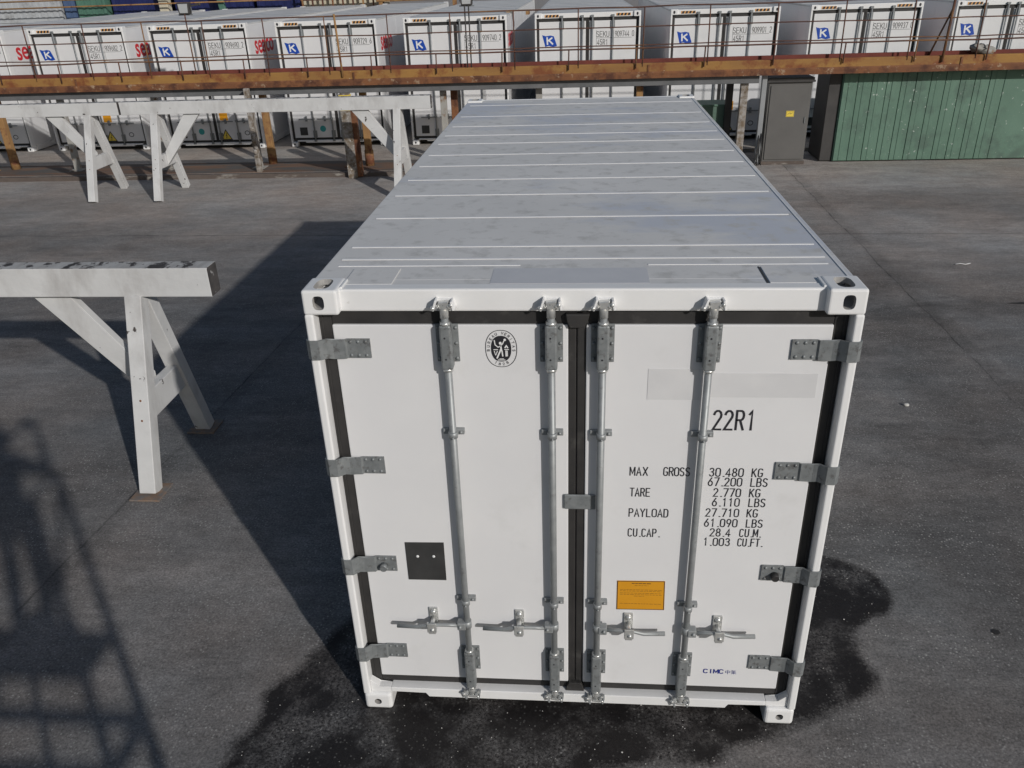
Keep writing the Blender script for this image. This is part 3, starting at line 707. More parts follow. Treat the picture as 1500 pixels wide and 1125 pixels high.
# maker's mark
e = MB(); text(e, 'CIMC', 1.930, .314, .028, .022, .0285, .0062, YS); e.done('maker_mark', 'navy_ink', rd, recalc=False)
e = MB(); x = 2.048; z = .311
for s in ([(2, 22), (26, 22), (26, 10), (2, 10), (2, 22)], [(14, 30), (14, 0)]): e.strip([(x+a*.001, z+b*.001) for a, b in s], .0022, YS)
x = 2.080
for s in ([(6, 30), (2, 24)], [(5, 26), (26, 26)], [(5, 20), (24, 20)], [(5, 14), (26, 14)], [(2, 9), (28, 9)], [(15, 26), (15, 0)], [(14, 8), (2, 1)], [(16, 8), (28, 1)], [(5, 26), (5, 12)]):
    e.strip([(x+a*.001, z+b*.001) for a, b in s], .0018, YS-.0002)
e.done('maker_mark', 'navy_ink', rd, recalc=False)

# ---- the row of reefers behind
proto = root('refrigerated_container', 'x', 'container', (0, 0, 0), 0, 'white refrigerated containers standing in a row behind the walkway')
H1 = 2.896
container_frame(proto, 12.192, H1, False)
pl, pr_ = door_set(proto, H1, False)
# hazard strips on the header
for x0, x1 in ((.235, .56), (1.88, 2.205)):
    MB().box(x0, .038, H1-.095, x1, .0424, H1-.040).done('hazard_strip', 'hazard_paint', proto)
    m = MB()
    for k in range(4):
        a = x0+.015+k*.08; m.prism([(a, H1-.094), (a+.046, H1-.094), (a+.066, H1-.041), (a+.020, H1-.041)], .002, 'y', .0362)
    m.done('hazard_stripe', 'ink', proto)
fl = MB(); fl.prism([(.17, 2.43), (.26, 2.405), (.36, 2.42), (.44, 2.40), (.515, 2.19), (.42, 2.17), (.32, 2.195), (.24, 2.175)], .002, 'y', YS-.001)
fl.done('flag_emblem', 'blue_flag', pl)
k = MB(); 
for s in ([(.292, 2.23), (.284, 2.37)], [(.395, 2.365), (.305, 2.305)], [(.325, 2.315), (.412, 2.235)]): k.strip(s, .034, YS-.0012-.0003*len(k.bm.faces))
k.done('flag_letter', 'white_decal', pl, recalc=False)
MB().prism([(1.37, .68), (1.58, .68), (1.58, .88), (1.37, .88)], .002, 'y', YS-.001).done('warning_sticker', 'orange', pr_)
MB().prism([(1.33, .22), (1.60, .22), (1.465, .45)], .002, 'y', YS-.001).done('hazard_triangle', 'yellow', pr_)
t_ = MB(); t_.strip([(1.33, .22), (1.60, .22), (1.465, .45)], .022, YS-.0015, True); t_.strip([(1.48, .37), (1.455, .31), (1.48, .31), (1.46, .25)], .014, YS-.0018); t_.done('hazard_triangle_mark', 'ink', pr_, recalc=False)
MB().box(.25, YS-.002, .27, .44, YS+.001, .46, bev=.006).done('vent_plate', 'dark_vent', pl)
MB().prism(ell(.84, .42, .075, .075, 18), .002, 'y', YS-.001).done('round_sticker', 'teal', pl)
m = MB(); m.strip(ell(2.02, .37, .06, .05, 14), .016, YS, True); m.done('round_mark', 'ink', pr_, recalc=False)
m = MB(); 
for zz, a, b in ((1.60, 1.46, 1.72), (1.50, 1.46, 1.70), (1.60, 1.9, 2.2), (1.53, 1.9, 2.15), (1.38, 1.46, 1.6)):
    x = a
    random.seed(int(zz*100))
    while x < b: ww = random.uniform(.02, .05); m.strip([(x, zz), (x+ww, zz)], .016, YS); x += ww+.02
m.done('data_lettering', 'ink', pr_, recalc=False)
# side lettering, on the right-hand wall, starting near the doors
font_obj('seaco', .62, 'side_lettering', 'red_ink', proto, (2.4345, .42, 2.18), rot=(math.pi/2, 0, math.pi/2), bold=.010, ext=.0012, spacing=.95)
NUM = ['SEKU 909676 1', 'SEKU 909682 2', 'SEKU 909690 2', 'SEKU 909729 6', 'SEKU 909740 2', 'SEKU 909744 0', 'SEKU 909901 2', 'SEKU 909937 0', 'SEKU 909952 5']
XL = [-15.32, -12.22, -9.14, -6.03, -2.925, .16, 3.26, 6.39, 9.52]
row = []
LB = ['white reefer container cut off by the left edge, only its red-lettered side wall showing',
      'reefer container at the far left of the row, leftmost with a whole blue flag',
      'reefer container right behind the floodlight with the side arm',
      'reefer container between the two floodlights, above the thick flaking post',
      'reefer container right behind the double-pole floodlight',
      'reefer container centred behind the middle of the near container roof',
      'reefer container above the low green box and left of the grey cabinet',
      'reefer container above the left end of the green boarding',
      'reefer container cut off by the right edge, above the crumpled tarpaulin']
for i, x in enumerate(XL):
    c = proto if i == 0 else copy_tree(proto)
    row.append(c)
for i, (c, x) in enumerate(zip(row, XL)):
    c.location = (x, 17.12 + (0, .05, -.03, .06, 0, .04, -.02, .07, .02)[i], .085); c.rotation_euler = (0, 0, (.001, -.003, .002, .004, -.002, .003, -.003, .002, 0)[i]); c['label'] = LB[i]
    d = [k_ for k_ in kids(c) if k_.name.split('.')[0] == 'door'][1]
    m = MB(); text(m, NUM[i][:4], 1.43, 2.36, .115, .060, .078, .013, YS); text(m, NUM[i][5:], 1.86, 2.36, .115, .040, .056, .012, YS)
    text(m, '45R1', 1.45, 2.19, .110, .046, .066, .013, YS); m.strip([(1.43, 2.335), (2.24, 2.335)], .007, YS)
    for sx_ in (1.43, 1.83): m.strip([(sx_, 2.16), (sx_, 2.50)], .006, YS)
    m.done('container_number', 'grey_ink', d, recalc=False)

# ------------------------------------------------------------------ trestles
def trestle(xa, xb, yc, half, label, plates=False):
    t = root('timber_trestle', label, 'trestle', ((xa+xb)/2, yc, 0), 0, 'white painted trestles')
    cx = (xa+xb)/2; hl = (xb-xa)/2
    zt0, zt1 = 1.580, 1.822
    b = MB().box(-hl, -.088, zt0, hl, .088, zt1, bev=.007); bo = b.done('beam', ['trestle', 'trestle_top', 'end_dark'], t)
    for p in bo.data.polygons:
        if p.normal.z > .7: p.material_index = 1
        if abs(p.normal.x) > .9: p.material_index = 2
    for s in (-1, 1):
        lx = s*(hl-.66)
        for q in (-1, 1):
            MB().bar((lx, q*.045, zt0-.002), (lx, q*half, .014), .14, .125, up=(0, 1, 0), bev=.006).done('leg', 'trestle', t)
            if plates: MB().box(lx-.13, q*half-.13, 0.001, lx+.13, q*half+.13, .016, bev=.003).done('base_plate', 'plate', t)
        for q in (-1, 1):
            for zb_ in (.62, .78): MB().ball((lx+.002, q*(.045+(half-.045)*(1-zb_/1.58))-.066, zb_), .011, (1, .6, 1), 8).done('bolt', 'rust', t)
        zc = .70; yy = .045+(half-.045)*(1-zc/1.58)
        MB().box(lx-.045, -yy+.02, zc-.12, lx+.045, yy-.02, zc+.12, bev=.006).done('cross_bar', 'trestle', t)
        # brace in the plane of the beam; vertical cut at the foot
        x0, x1 = lx-s*.085, lx-s*.085
        MB().prism([(lx-s*.05, .60), (lx-s*.05, .86), (lx-s*.58, zt0-.003), (lx-s*.90, zt0-.003)], .075, 'y', -.04, bev=.004).done('brace', 'trestle', t)
    return t
trestle(-7.90, -1.695, 2.685, .555, 'near white trestle at the left edge with a worn dark-flecked top and rusty foot plates', True)
trestle(-7.74, -1.60, 12.68, .63, 'far white trestle whose right end stops beside the near container')
trestle(-13.95, -7.78, 12.68, .63, 'far white trestle running out of the photo at the left edge, behind the near one')

# ------------------------------------------------------------------ elevated walkway
wk = root('elevated_walkway', 'long rusty raised walkway with thin red-brown railings in front of the reefers', 'walkway', (0, 14.4, 0))
X0, X1 = -17.6, 16.4; Yf = 14.40-14.4; Yb = 14.70-14.4
zt, zb = 2.115, 1.825
m = MB().prism([(Yf, zb), (Yf, zb+.10), (Yf+.014, zb+.13), (Yf+.014, zt-.02), (Yf+.03, zt), (Yf+.12, zt), (Yf+.12, zt-.02), (Yf+.04, zt-.03), (Yf+.04, zb+.02), (Yf+.12, zb+.015), (Yf+.12, zb)], X1-X0, 'x', X0)
fb = m.done('edge_beam', ['rust', 'rust_top'], wk)
for p in fb.data.polygons:
    if p.center.z > zb+.12 and p.normal.y < -.3 or p.normal.z > .7 and p.center.z > 2.0: p.material_index = 1
x = X0+1.9
while x < X1: MB().box(x-.02, Yf-.004, zb+.005, x+.02, Yf+.012, zt-.03, bev=.003).done('beam_splice', 'rust', wk); x += 6.1
MB().box(X0, Yb-.035, 1.93, X1, Yb+.02, 2.175, bev=.01).done('rear_beam', 'deck', wk)
MB().box(X0, Yf+.125, 1.665, 4.86, Yf+.19, 1.822, bev=.01).done('under_beam', 'dull_beam', wk)
x = X0
while x < X1-.05: MB().box(x, Yf+.122, 2.075, x+1.995, Yb-.038, 2.100).done('deck_plate', 'deck', wk); x += 2.0
x = X0+.5
while x < X1: MB().box(x-.03, Yf+.05, 1.94, x+.03, Yb-.037, 2.074).done('cross_member', 'dull_beam', wk); x += 1.05
# posts under the walkway
PX = [(-12.42, .35, 'ochre_post', .075), (-10.32, .40, 'grey_post', .06), (-8.12, .36, 'grey_post', .06), (-5.98, .36, 'grey_post', .06), (-3.86, .36, 'rust', .075), (-1.71, .45, 'grey_post', .065),
      (.35, .45, 'grey_post', .065), (2.47, .45, 'ochre_post', .07), (4.60, .30, 'peel', .075), (6.7, .6, 'dark', .07), (8.8, .6, 'grey_post', .065), (10.9, .6, 'grey_post', .065), (13.0, .6, 'grey_post', .065)]
for x, yo, mm, r in PX:
    MB().box(x-r, yo-r, .085, x+r, yo+r, 1.925, bev=.008).box(x-.14, yo-.14, .08, x+.14, yo+.14, .10).done('post', mm, wk)
for x, yo, mm in ((-11.98, .62, 'ochre_post'), (-5.83, .80, 'ochre_post'), (-3.46, .42, 'ochre_post'), (-1.50, .62, 'rust'), (4.42, .95, 'dark')):
    MB().box(x-.07, yo-.07, .085, x+.07, yo+.07, 1.98, bev=.01).box(x-.03, Yb+.021, 1.88, x+.03, yo-.071, 1.95).tube([(x, yo, .086), (x, yo, .42)], .10, 12).done('post', mm, wk)
# railing
m = MB(); xs_r = []
z1, z2, z3 = 3.16, 2.79, 2.46
x = -16.95; tall = []
while x < X1: tall.append(x); x += 1.295
for x in tall: MB().tube([(x, Yf+.02, 2.05), (x+random.uniform(-.01, .01), Yf+.03, z1)], .013, 6).done('railing_post', 'rust_rail', wk)
for z, r in ((z1, .014), (z2, .012), (z3, .012)):
    pts = []; x = X0+.1; random.seed(int(z*100))
    while x < X1: pts.append((x, Yf+.03+random.uniform(-.006, .006), z+random.uniform(-.014, .014))); x += .9
    MB().tube(pts, r, 6).done('handrail', 'rust_rail', wk)
pts = []; x = X0+.1
while x < X1: pts.append((x, Yf-.02+random.uniform(-.01, .01), 2.40+random.uniform(-.015, .015))); x += 1.1
MB().tube(pts, .016, 6).done('pipe_rail', 'rust_rail', wk)
m = MB(); x = -16.7
while x < X1: MB().tube([(x, Yf-.02, 2.02), (x+.01, Yf-.02, 2.41)], .014, 6).done('pipe_stanchion', 'rust_rail', wk); x += 1.36
MB().tube([(-3.73, Yf-.01, 2.0), (-3.77, Yf+.0, 3.2)], .022, 8).done('mast', 'ochre_post', wk)
MB().tube([(8.32, Yf-.01, 2.0), (8.36, Yf+.0, 3.4)], .026, 8).tube([(8.15, Yf+.25, 2.1), (8.36, Yf+.0, 3.0)], .018, 8).done('mast', 'rust_rail', wk)
# loose cloth bundle on the walkway at the right
bm_ = MB().ball((0, 0, 0), .3, (.85, .42, .30), 14)
for v_ in bm_.bm.verts: v_.co += Vector((random.uniform(-.03, .03), random.uniform(-.03, .03), random.uniform(-.03, .03)))
cb = bm_.done('tarpaulin_bundle', 'grey_post'); cb.location = (9.12, 14.56, 2.20); cb.rotation_euler = (0, .18, .1)
tag(cb, 'crumpled pale tarpaulin bundle lying on the walkway deck at the far right', 'tarpaulin')

# peeling free-standing columns in front of the walkway
for (x, y, h, r, lab, ex) in ((-5.83, 14.33, 1.83, .055, 'slim post with flaking white paint standing in front of the third reefer from the left', 0),
                              (-3.63, 14.00, 1.72, .10, 'thick flaking post with a yellow top between the third and fourth reefer', 1)):
    t = root('flaking_post', lab, 'post', (x, y, 0))
    m = MB().box(-r, -r, .0, r, r, h, bev=.012); m.done('shaft', 'peel', t)
    if ex:
        MB().box(-r-.006, -r-.006, h-.33, r+.006, r+.006, h-.02, bev=.01).done('painted_cap', 'yellow', t)
        MB().box(r-.01, -.05, .02, r+.10, .09, h-.28, bev=.01).done('rusty_side_plate', 'rust', t)
    else:
        mm = MB()
        for k2 in range(5): mm.ball((random.uniform(-.03, .03), -r-.02, h*.45+k2*.11-.3), .05, (1, .6, 1.2), 8)
        mm.done('cable_knot', 'peel', t)

# floodlights
def flood(x, y, lab, double, face):
    t = root('floodlight', lab, 'floodlight', (x, y, 2.10), 0, 'floodlights on the walkway railing')
    for dx in ((-.04, .04) if double else (0,)):
        MB().tube([(dx, 0, -.05), (dx, 0, 1.19)], .014, 8).done('pole', 'dark' if double else 'rust_rail', t)
    h = MB().prism([(-.11, 1.18), (.11, 1.18), (.13, 1.40), (-.13, 1.40)], .14, 'y', -.02, bev=.012); ho = h.done('lamp_housing', 'dark', t)
    MB().prism([(-.085, 1.205), (.085, 1.205), (.10, 1.375), (-.10, 1.375)], .008, 'y', -.026, bev=.003).done('lamp_glass', 'glass', ho)
    MB().bar((-.14, .05, 1.25), (-.14, .05, 1.34), .01, .02).bar((.14, .05, 1.25), (.14, .05, 1.34), .01, .02).bar((-.15, .05, 1.17), (.15, .05, 1.17), .02, .012, up=(0, 1, 0)).done('lamp_bracket', 'galv_dark', t)
    if not double: MB().bar((.12, .05, 1.33), (.33, .05, 1.36), .03, .03).ball((.33, .05, 1.36), .03, n=8).done('sensor_arm', 'dark', t)
    return t
flood(-6.92, 14.47, 'small floodlight on a rusty pole with a side arm, at the upper left', False, 0)
flood(-1.06, 14.47, 'small floodlight on a thin double pole, on the railing behind the near container', True, 0)

# ------------------------------------------------------------------ cabinet, green boarding, box
cb = root('electrical_cabinet', 'tall grey steel cabinet with a small yellow warning sticker', 'cabinet', (5.07, 14.62, 0))
MB().box(.02, .02, .06, .89, .52, 1.66, bev=.01).done('cabinet_body', 'cabinet', cb)
MB().box(-.0, -.005, .0, .91, .55, .07, bev=.008).done('plinth', 'kerb', cb)
dd = MB().box(.06, .0, .11, .85, .0195, 1.60, bev=.006).done('cabinet_door', 'cabinet', cb)
MB().box(.80, -.02, .85, .815, .0, .97, bev=.003).done('door_handle', 'galv_dark', dd)
MB().box(-.03, -.04, 1.66, .93, .55, 1.70, bev=.008).box(-.02, -.03, 1.70, .91, .52, 1.75, bev=.01).done('cabinet_top', 'dark', cb)
MB().prism([(.42, .98), (.58, .98), (.58, 1.10), (.42, 1.10)], .002, 'y', -.0025).done('warning_sticker', 'yellow', dd)
m = MB(); m.strip([(.45, 1.03), (.50, 1.065), (.50, 1.035), (.55, 1.06)], .007, -.0029); m.strip([(.43, .99), (.57, .99), (.57, 1.09), (.43, 1.09)], .004, -.003, True); m.done('sticker_print', 'ink', dd, recalc=False)
cp = root('cable_riser', 'pale grey upright duct with cables at its foot, left of the grey cabinet', 'duct', (4.98, 14.60, 0))
MB().box(-.055, -.05, .03, .045, .06, 1.84, bev=.01).done('duct', 'cab_side', cp)
for k in range(7):
    a = random.uniform(-.05, .06); m = MB().tube([(a*.5, -.06, .55+k*.02), (a, -.10, .35), (a-.02+.03*math.sin(k), -.11-.01*k, .15), (a+.02, -.10, .02)], .008, 6); m.done('cable', 'rubber', cp)

gw = root('green_boarding', 'long green painted boarding with vertical grooves and white flecks, right of the cabinet', 'boarding', (6.46, 14.80, 0))
MB().box(.14, .012, .02, 8.6, 1.05, 1.79, bev=.006).done('box_body', 'green', gw)
x = .16; random.seed(3)
for k in range(11):
    wd = .288; m = MB().box(x, -.012-random.uniform(0, .006), .03, x+wd-.012, .011, 1.80+random.uniform(-.004, .004), bev=.004); m.box(x+.10, -.022, .04, x+.17, -.0125, 1.78, bev=.004).done('board', 'green', gw); x += wd
MB().box(x, -.012, .03, 8.6, .0115, 1.80, bev=.004).done('plain_panel', 'green', gw)
MB().box(-.11, .05, .02, .135, 1.0, 1.80, bev=.01).done('dark_end_bay', 'dark', gw)
gb = root('green_box', 'low green steel box between the back of the near container and the flaking post', 'box', (3.05, 15.45, .08))
MB().box(0, 0, 0, 1.45, .7, 1.02, bev=.01).done('box_body', 'green2', gb)
MB().box(-.02, -.02, 1.02, 1.47, .72, 1.06, bev=.008).done('lid', 'green', gb)

# ------------------------------------------------------------------ stacks beyond the reefers
def bgbox(name, x0, x1, y0, y1, z0, z1, m, lab, cat='container', corr=True):
    t = root(name, lab, cat, ((x0+x1)/2, y0, z0)); hw = (x1-x0)/2
    b = MB().box(-hw+.03, .03, .05, hw-.03, y1-y0-.03, z1-z0-.05)
    if corr:
        n = int(hw*2/.28)
        for k in range(n):
            a = -hw+.1+k*(hw*2-.2)/max(1, n); b.box(a, .0, .12, a+.13, .03, z1-z0-.12)
    b.done('body', m, t)
    f = MB()
    for a in (-hw, hw-.12): f.box(a, -.01, 0, a+.12, .12, z1-z0, bev=.01)
    f.box(-hw+.12, -.008, z1-z0-.12, hw-.12, .1, z1-z0-.002, bev=.01).box(-hw+.12, -.008, 0, hw-.12, .1, .14, bev=.01); f.done('frame', m, t)
    return t
bgbox('white_container', -27.5, -20.75, 33, 35.4, 0, 2.59, 'pale_grey', 'lower white container of the stack in the far left corner')
bgbox('white_container', -27.6, -20.8, 33, 35.4, 2.6, 5.19, 'pale_grey', 'upper white container of the stack in the far left corner')
bgbox('blue_container', -20.7, -20.05, 33.1, 39, 2.6, 5.2, 'blue_paint', 'narrow end of a blue container between the white stack and the green one')
bgbox('green_container', -20.0, -18.75, 32.9, 39, 2.6, 5.2, 'teal_paint', 'green container end beside the blue one, far left')
for k, (a, b, lab) in enumerate(((-18.6, -16.35, 'navy container just left of the cream column'), (-15.85, -12.5, 'navy container right of the cream column, behind the slanting green post'), (-12.3, -10.2, 'navy container directly behind the floodlight with the side arm'))):
    bgbox('navy_container', a, b, 33.2, 39, 0, 2.59, 'navy', 'lower '+lab)
    bgbox('navy_container', a, b, 33.2, 39, 2.6, 5.19, 'navy', 'upper '+lab)
tag(MB().box(-16.28, 32.6, 0, -15.9, 33.0, 5.5, bev=.03).done('concrete_column', 'cream'), 'cream column between the two navy stacks, far left', 'column')
tag(MB().bar((-13.9, 32.5, 5.6), (-13.1, 32.5, .0), .25, .18, up=(0, 1, 0), bev=.02).done('slanting_post', 'teal_paint'), 'slanting green post in front of the navy stack', 'post')
for k, (z, lab) in enumerate(((3.16, 'lower'), (3.42, 'upper'))):
    tag(MB().tube([(-27, 32.3, z), (-10.5, 32.3, z+.02)], .03, 6).done('far_rail', 'ochre_post'), lab+' ochre rail crossing in front of the navy stacks, far left', 'rail')
# racks of rusty frames
rk = root('steel_rack', 'brown steel rack of frames beyond the reefers, left of the middle', 'rack', (-8.6, 32.5, 0))
for k in range(9): MB().box(-1.55+k*.42, -.04, 0, -1.49+k*.42, .04, 5, bev=.005).done('upright', 'rust_rail' if k % 3 else 'ochre_post', rk)
for z in (1.2, 2.2, 3.1, 3.35, 3.6, 4.4): MB().box(-1.6, -.03, z, 2.0, .03, z+.06).done('shelf_bar', 'rust_rail', rk)
MB().box(-1.6, .4, 0, 2.0, .5, 4.8).done('back_panel', 'cream', rk)
t = root('overhead_beam', 'yellow-brown steel beam beyond the reefer roofs, top middle', 'beam', (-5.6, 32.2, 0))
MB().box(-1.4, 0, 2.98, 1.9, .25, 3.22, bev=.02).done('beam', 'ochre_post', t)
for a in (-1.3, 1.7): MB().box(a, .03, 0, a+.15, .2, 2.98).done('column', 'ochre_post', t)
tl = root('pallet', 'small yellow-brown pallet lying on the roof edge between the fourth and fifth reefers', 'pallet', (-.33, 18.6, 2.985))
for k in range(3): MB().box(-.30, k*.17, .0, .30, k*.17+.10, .025).done('slat', 'cream', tl)
for k in range(2): MB().box(-.28+k*.48, 0, -.08, -.20+k*.48, .44, -.002).done('bearer', 'ochre_post', tl)
bgbox('grey_container', -4.0, 2.4, 33.4, 35.8, 0, 2.59, 'dull_beam', 'long grey container beyond the reefers, hidden by their roofs') if False else None

# ------------------------------------------------------------------ oil stains
M['oil'] = mat('oil_stain', (.022, .02, .02), (.035, .032, .03), 9, .6, bump=.4)
def stain(pts, x, y, rz, lab):
    q_ = MB(); q_.prism(pts, .003, 'z', .0015, bev=.001); o_ = q_.done('oil_stain', 'oil'); o_.location = (x, y, 0); o_.rotation_euler = (0, 0, rz); tag(o_, lab, 'stain')
def blob(rx, ry, n=26, j=.25):
    ph = [random.uniform(0, 6.28) for _ in range(4)]
    return [((rx*(1+j*.5*math.sin(2*a+ph[0])+j*.4*math.sin(3*a+ph[1])+j*.3*math.sin(7*a+ph[2])))*math.cos(a), ry*(1+j*.6*math.sin(3*a+ph[3])+j*.3*math.sin(5*a+ph[0]))*math.sin(a)) for a in [2*math.pi*k/n for k in range(n)]]
random.seed(5)
stain(blob(.52, .055), 7.05, 6.45, -.05, 'long thin dark oil streak on the yard at the right edge')
stain(blob(.028, .022), 3.87, .78, .3, 'small round dark oil spot on the asphalt right of the wet patch')
# ------------------------------------------------------------------ small debris on the ground
random.seed(11)
for k, (x, y, s, lab) in enumerate(((4.36, 3.79, .022, 'pale pebble lying on the asphalt right of the container, beside the slab joint'),)):
    q = MB().ball((0, 0, 0), s, (1.2, .9, .7), 8)
    for v_ in q.bm.verts: v_.co += Vector([random.uniform(-.003, .003) for _ in range(3)])
    o = q.done('pebble', 'pebble'); o.location = (x, y, s*.6); tag(o, lab, 'pebble')
o = MB().tube([(-.10, 0, .012), (-.03, .02, .015), (.03, -.01, .012), (.11, .03, .014)], .007, 6).done('string_scrap', 'straw'); o.location = (6.55, 7.95, 0); tag(o, 'short white scrap of string on the asphalt far right of the container', 'scrap')
q = MB(); 
for k in range(380):
    r = random.random()
    if k < 140: x, y = random.uniform(-.7, 3.0), random.uniform(-1.0, .05)
    else: x, y = random.uniform(-.5, 3.2), random.uniform(-.5, 1.3)
    s = random.uniform(.0012, .0034)*(1.8 if random.random() < .04 else 1)
    a = bmesh.ops.create_icosphere(q.bm, subdivisions=1, radius=s)
    for v_ in a['verts']: v_.co = Vector((v_.co.x*1.2+x, v_.co.y+y, v_.co.z*.7+s*.4+.001))
o = q.done('grit', 'pebble'); tag(o, 'fine pale grit scattered over the wet asphalt at the foot of the doors', 'grit'); o['kind'] = 'stuff'

# ------------------------------------------------------------------ access platform and photographer (they cast the shadow lower left)
pf = root('access_platform', 'steel access platform on which the photographer stands, in front of the container doors', 'platform', (0, 0, 0))
ZD = 2.28; PX0, PX1, PY0, PY1 = .15, 1.46, -3.86, -3.50
MB().box(PX0, PY0, ZD, PX1, PY1, ZD+.05, bev=.004).done('deck', 'galv_dark', pf)
for x in (PX0, PX1):
    for y in (PY0, PY1): MB().bar((x, y, .0), (x, y, 3.40), .045, .045).done('upright', 'galv_dark', pf)
for z in (3.40,):
    for p0, p1 in (((PX0, PY1, z), (PX1, PY1, z)), ((PX1, PY0, z), (PX1, PY1, z)), ((PX0, PY0, z), (PX0, PY1, z)), ((PX1-.02, PY1, 3.3), (1.12, PY1, ZD+.05))): MB().tube([p0, p1], .02, 8).done('guard_rail', 'galv_dark', pf)
for z in (.3, 1.93): MB().bar((PX0, PY1, z), (PX1, PY1, z), .05, .05).bar((PX0, PY0, z), (PX1, PY0, z), .05, .05).bar((PX0, PY0, z), (PX0, PY1, z), .05, .05).bar((PX1, PY0, z), (PX1, PY1, z), .05, .05).done('tie_bar', 'galv_dark', pf)
MB().tube([(.82, PY1, ZD), (.82, PY1, .3)], .02, 8).done('strut', 'galv_dark', pf)
MB().tube([(PX1, PY0, .3), (PX1, PY1, 2.0)], .02, 8).done('strut', 'galv_dark', pf)
lad = MB()
for x in (.45, .9): lad.bar((x, -5.3, 0), (x, PY0-.02, ZD+.05), .06, .03, up=(1, 0, 0))
for k in range(7):
    f = (k+.6)/7.4; lad.box(.45, -5.3+f*1.03-.06, f*ZD, .9, -5.3+f*1.03+.06, f*ZD+.02)
lad.done('ladder', 'galv_dark', pf)

def skin(name, chain, edges, m, parent=None, sub=2):
    me = bpy.data.meshes.new(name); me.from_pydata([c[0] for c in chain], edges, []); o = bpy.data.objects.new(name, me); S.collection.objects.link(o)
    o.modifiers.new('s', 'SKIN'); 
    for v_, c in zip(me.skin_vertices[0].data, chain): v_.radius = c[1] if isinstance(c[1], tuple) else (c[1], c[1])
    me.skin_vertices[0].data[0].use_root = True
    sb = o.modifiers.new('u', 'SUBSURF'); sb.levels = sub; sb.render_levels = sub
    bpy.context.view_layer.update(); nm = bpy.data.meshes.new_from_object(o.evaluated_get(bpy.context.evaluated_depsgraph_get()))
    o.modifiers.clear(); o.data = nm; nm.materials.clear(); nm.materials.append(M[m])
    for p in nm.polygons: p.use_smooth = True
    if parent: o.parent = parent
    return o
fz = ZD+.05; bx, by = 1.08, -3.66; HS = .90
fwd = cam.rotation_euler.to_matrix() @ Vector((0, 0, -1)); rgt = cam.rotation_euler.to_matrix() @ Vector((1, 0, 0)); upv = rgt.cross(fwd)
ph = CAM - fwd*.035 - rgt*.02 - upv*.045
J = [((bx, by, fz+.93*HS), (.15, .11)), ((bx, by, fz+1.10*HS), (.135, .10)), ((bx, by+.01, fz+1.30*HS), (.17, .11)), ((bx, by+.01, fz+1.43*HS), (.10, .08)), ((bx, by+.03, fz+1.50*HS), .055), ((bx, by+.05, fz+1.60*HS), (.075, .09)), ((bx, by+.055, fz+1.70*HS), (.07, .085)),
     ((bx-.10, by, fz+.86*HS), .085), ((bx-.13, by+.03, fz+.48*HS), .062), ((bx-.14, by, fz+.08*HS), .045), ((bx-.15, by+.13, fz+.04*HS), .038),
     ((bx+.10, by, fz+.86*HS), .085), ((bx+.13, by-.02, fz+.48*HS), .062), ((bx+.15, by-.08, fz+.08*HS), .045), ((bx+.16, by+.05, fz+.04*HS), .038),
     ((bx-.20, by+.02, fz+1.40*HS), .058), ((bx-.27, by+.16, fz+1.22*HS), .045), (tuple(ph - rgt*.11 - upv*.06 - fwd*.04), .028),
     ((bx+.20, by+.02, fz+1.40*HS), .058), ((bx+.36, by+.10, fz+1.22*HS), .045), (tuple(ph + rgt*.11 - upv*.06 - fwd*.04), .028)]
E_ = [(0, 1), (1, 2), (2, 3), (3, 4), (4, 5), (5, 6), (0, 7), (7, 8), (8, 9), (9, 10), (0, 11), (11, 12), (12, 13), (13, 14), (3, 15), (15, 16), (16, 17), (3, 18), (18, 19), (19, 20)]
person = skin('person', J, E_, 'jacket')
tag(person, 'photographer in dark work clothes on the access platform, both arms raised', 'person')
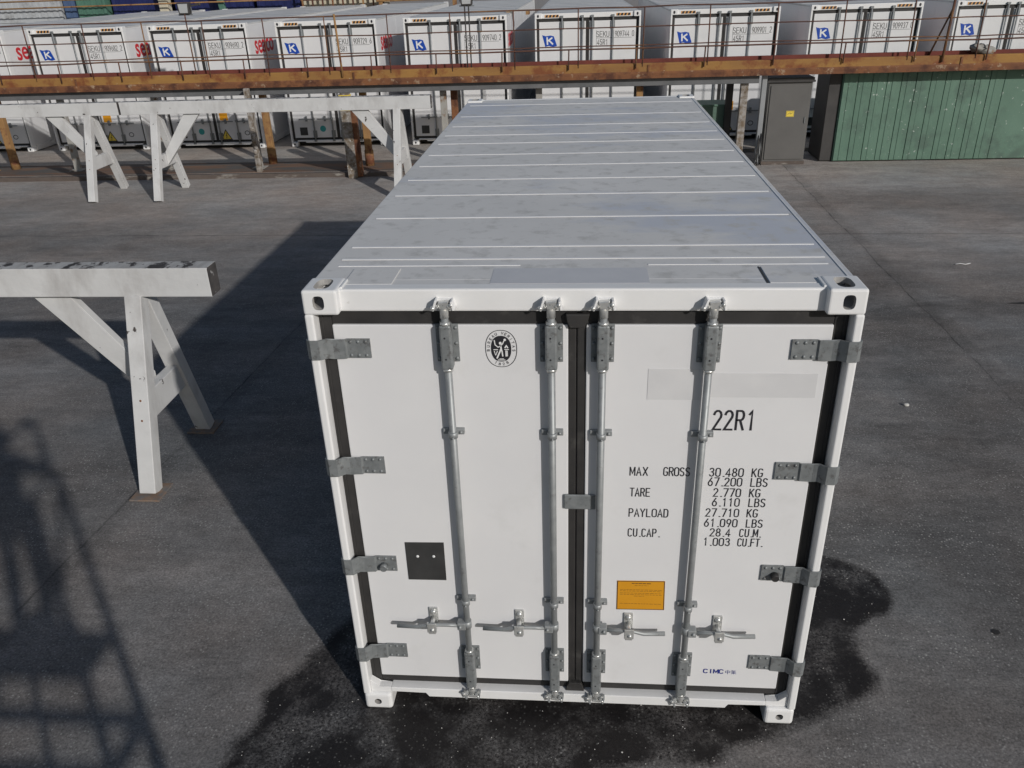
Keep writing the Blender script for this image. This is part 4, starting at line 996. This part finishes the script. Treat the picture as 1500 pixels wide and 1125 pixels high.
# head, hair, hands, boots as parts of the person
hd = MB().ball((bx, by+.055, fz+1.635*HS), .098, (.80, .98, 1.18), 20)
hd.ball((bx, by+.155, fz+1.625*HS), .017, (.8, 1.1, 1.3), 8).ball((bx-.08, by+.05, fz+1.63*HS), .022, (.4, .8, 1.2), 8).ball((bx+.08, by+.05, fz+1.63*HS), .022, (.4, .8, 1.2), 8)
hd.ball((bx, by+.140, fz+1.575*HS), .02, (1.2, .6, .35), 8); hd.done('face', 'skin', person)
MB().ball((bx-.031, by+.141, fz+1.655*HS), .012, n=8).ball((bx+.031, by+.141, fz+1.655*HS), .012, n=8).done('eye', 'ink', person)
MB().ball((bx, by+.035, fz+1.665*HS), .104, (.84, .98, 1.1), 20).done('hair', 'hair', person)
for s in (-1, 1):
    wr = ph + rgt*.11*s - upv*.06 - fwd*.04; pc = ph + rgt*.078*s - upv*.028 - fwd*.022
    chain = [(tuple(wr), .024), (tuple(wr*.5+pc*.5), (.030, .018)), (tuple(pc), (.032, .016))]; ed = [(0, 1), (1, 2)]
    for k in range(4):
        b0 = pc + upv*(.026-.017*k) - rgt*.012*s; b1 = b0 - rgt*(.026-.003*abs(k-1))*s - fwd*.012; b2 = b1 - rgt*.020*s + fwd*.010
        n0 = len(chain); chain += [(tuple(b0), .0085), (tuple(b1), .0078), (tuple(b2), .0068)]; ed += [(2, n0), (n0, n0+1), (n0+1, n0+2)]
    t0 = pc - upv*.02 + fwd*.004; n0 = len(chain); chain += [(tuple(t0), .0105), (tuple(t0 - rgt*.02*s - upv*.012), .0088)]; ed += [(1, n0), (n0, n0+1)]
    skin('hand', chain, ed, 'skin', person, 1)
    f_ = MB().box(bx+s*.145-.05, by-(.08 if s > 0 else 0)-.07, fz+.0*HS, bx+s*.145+.05, by-(.08 if s > 0 else 0)+.21, fz+.10*HS, bev=.035, seg=3).done('boot', 'boot', person)
pb = MB().box(-.078, -.038, -.004, .078, .038, .004, bev=.0025); pho = pb.done('phone', 'ink')
pho.location = CAM - fwd*.027 - rgt*.03 - upv*.02; pho.rotation_euler = cam.rotation_euler
tag(pho, 'dark phone held in both hands by the photographer', 'phone')
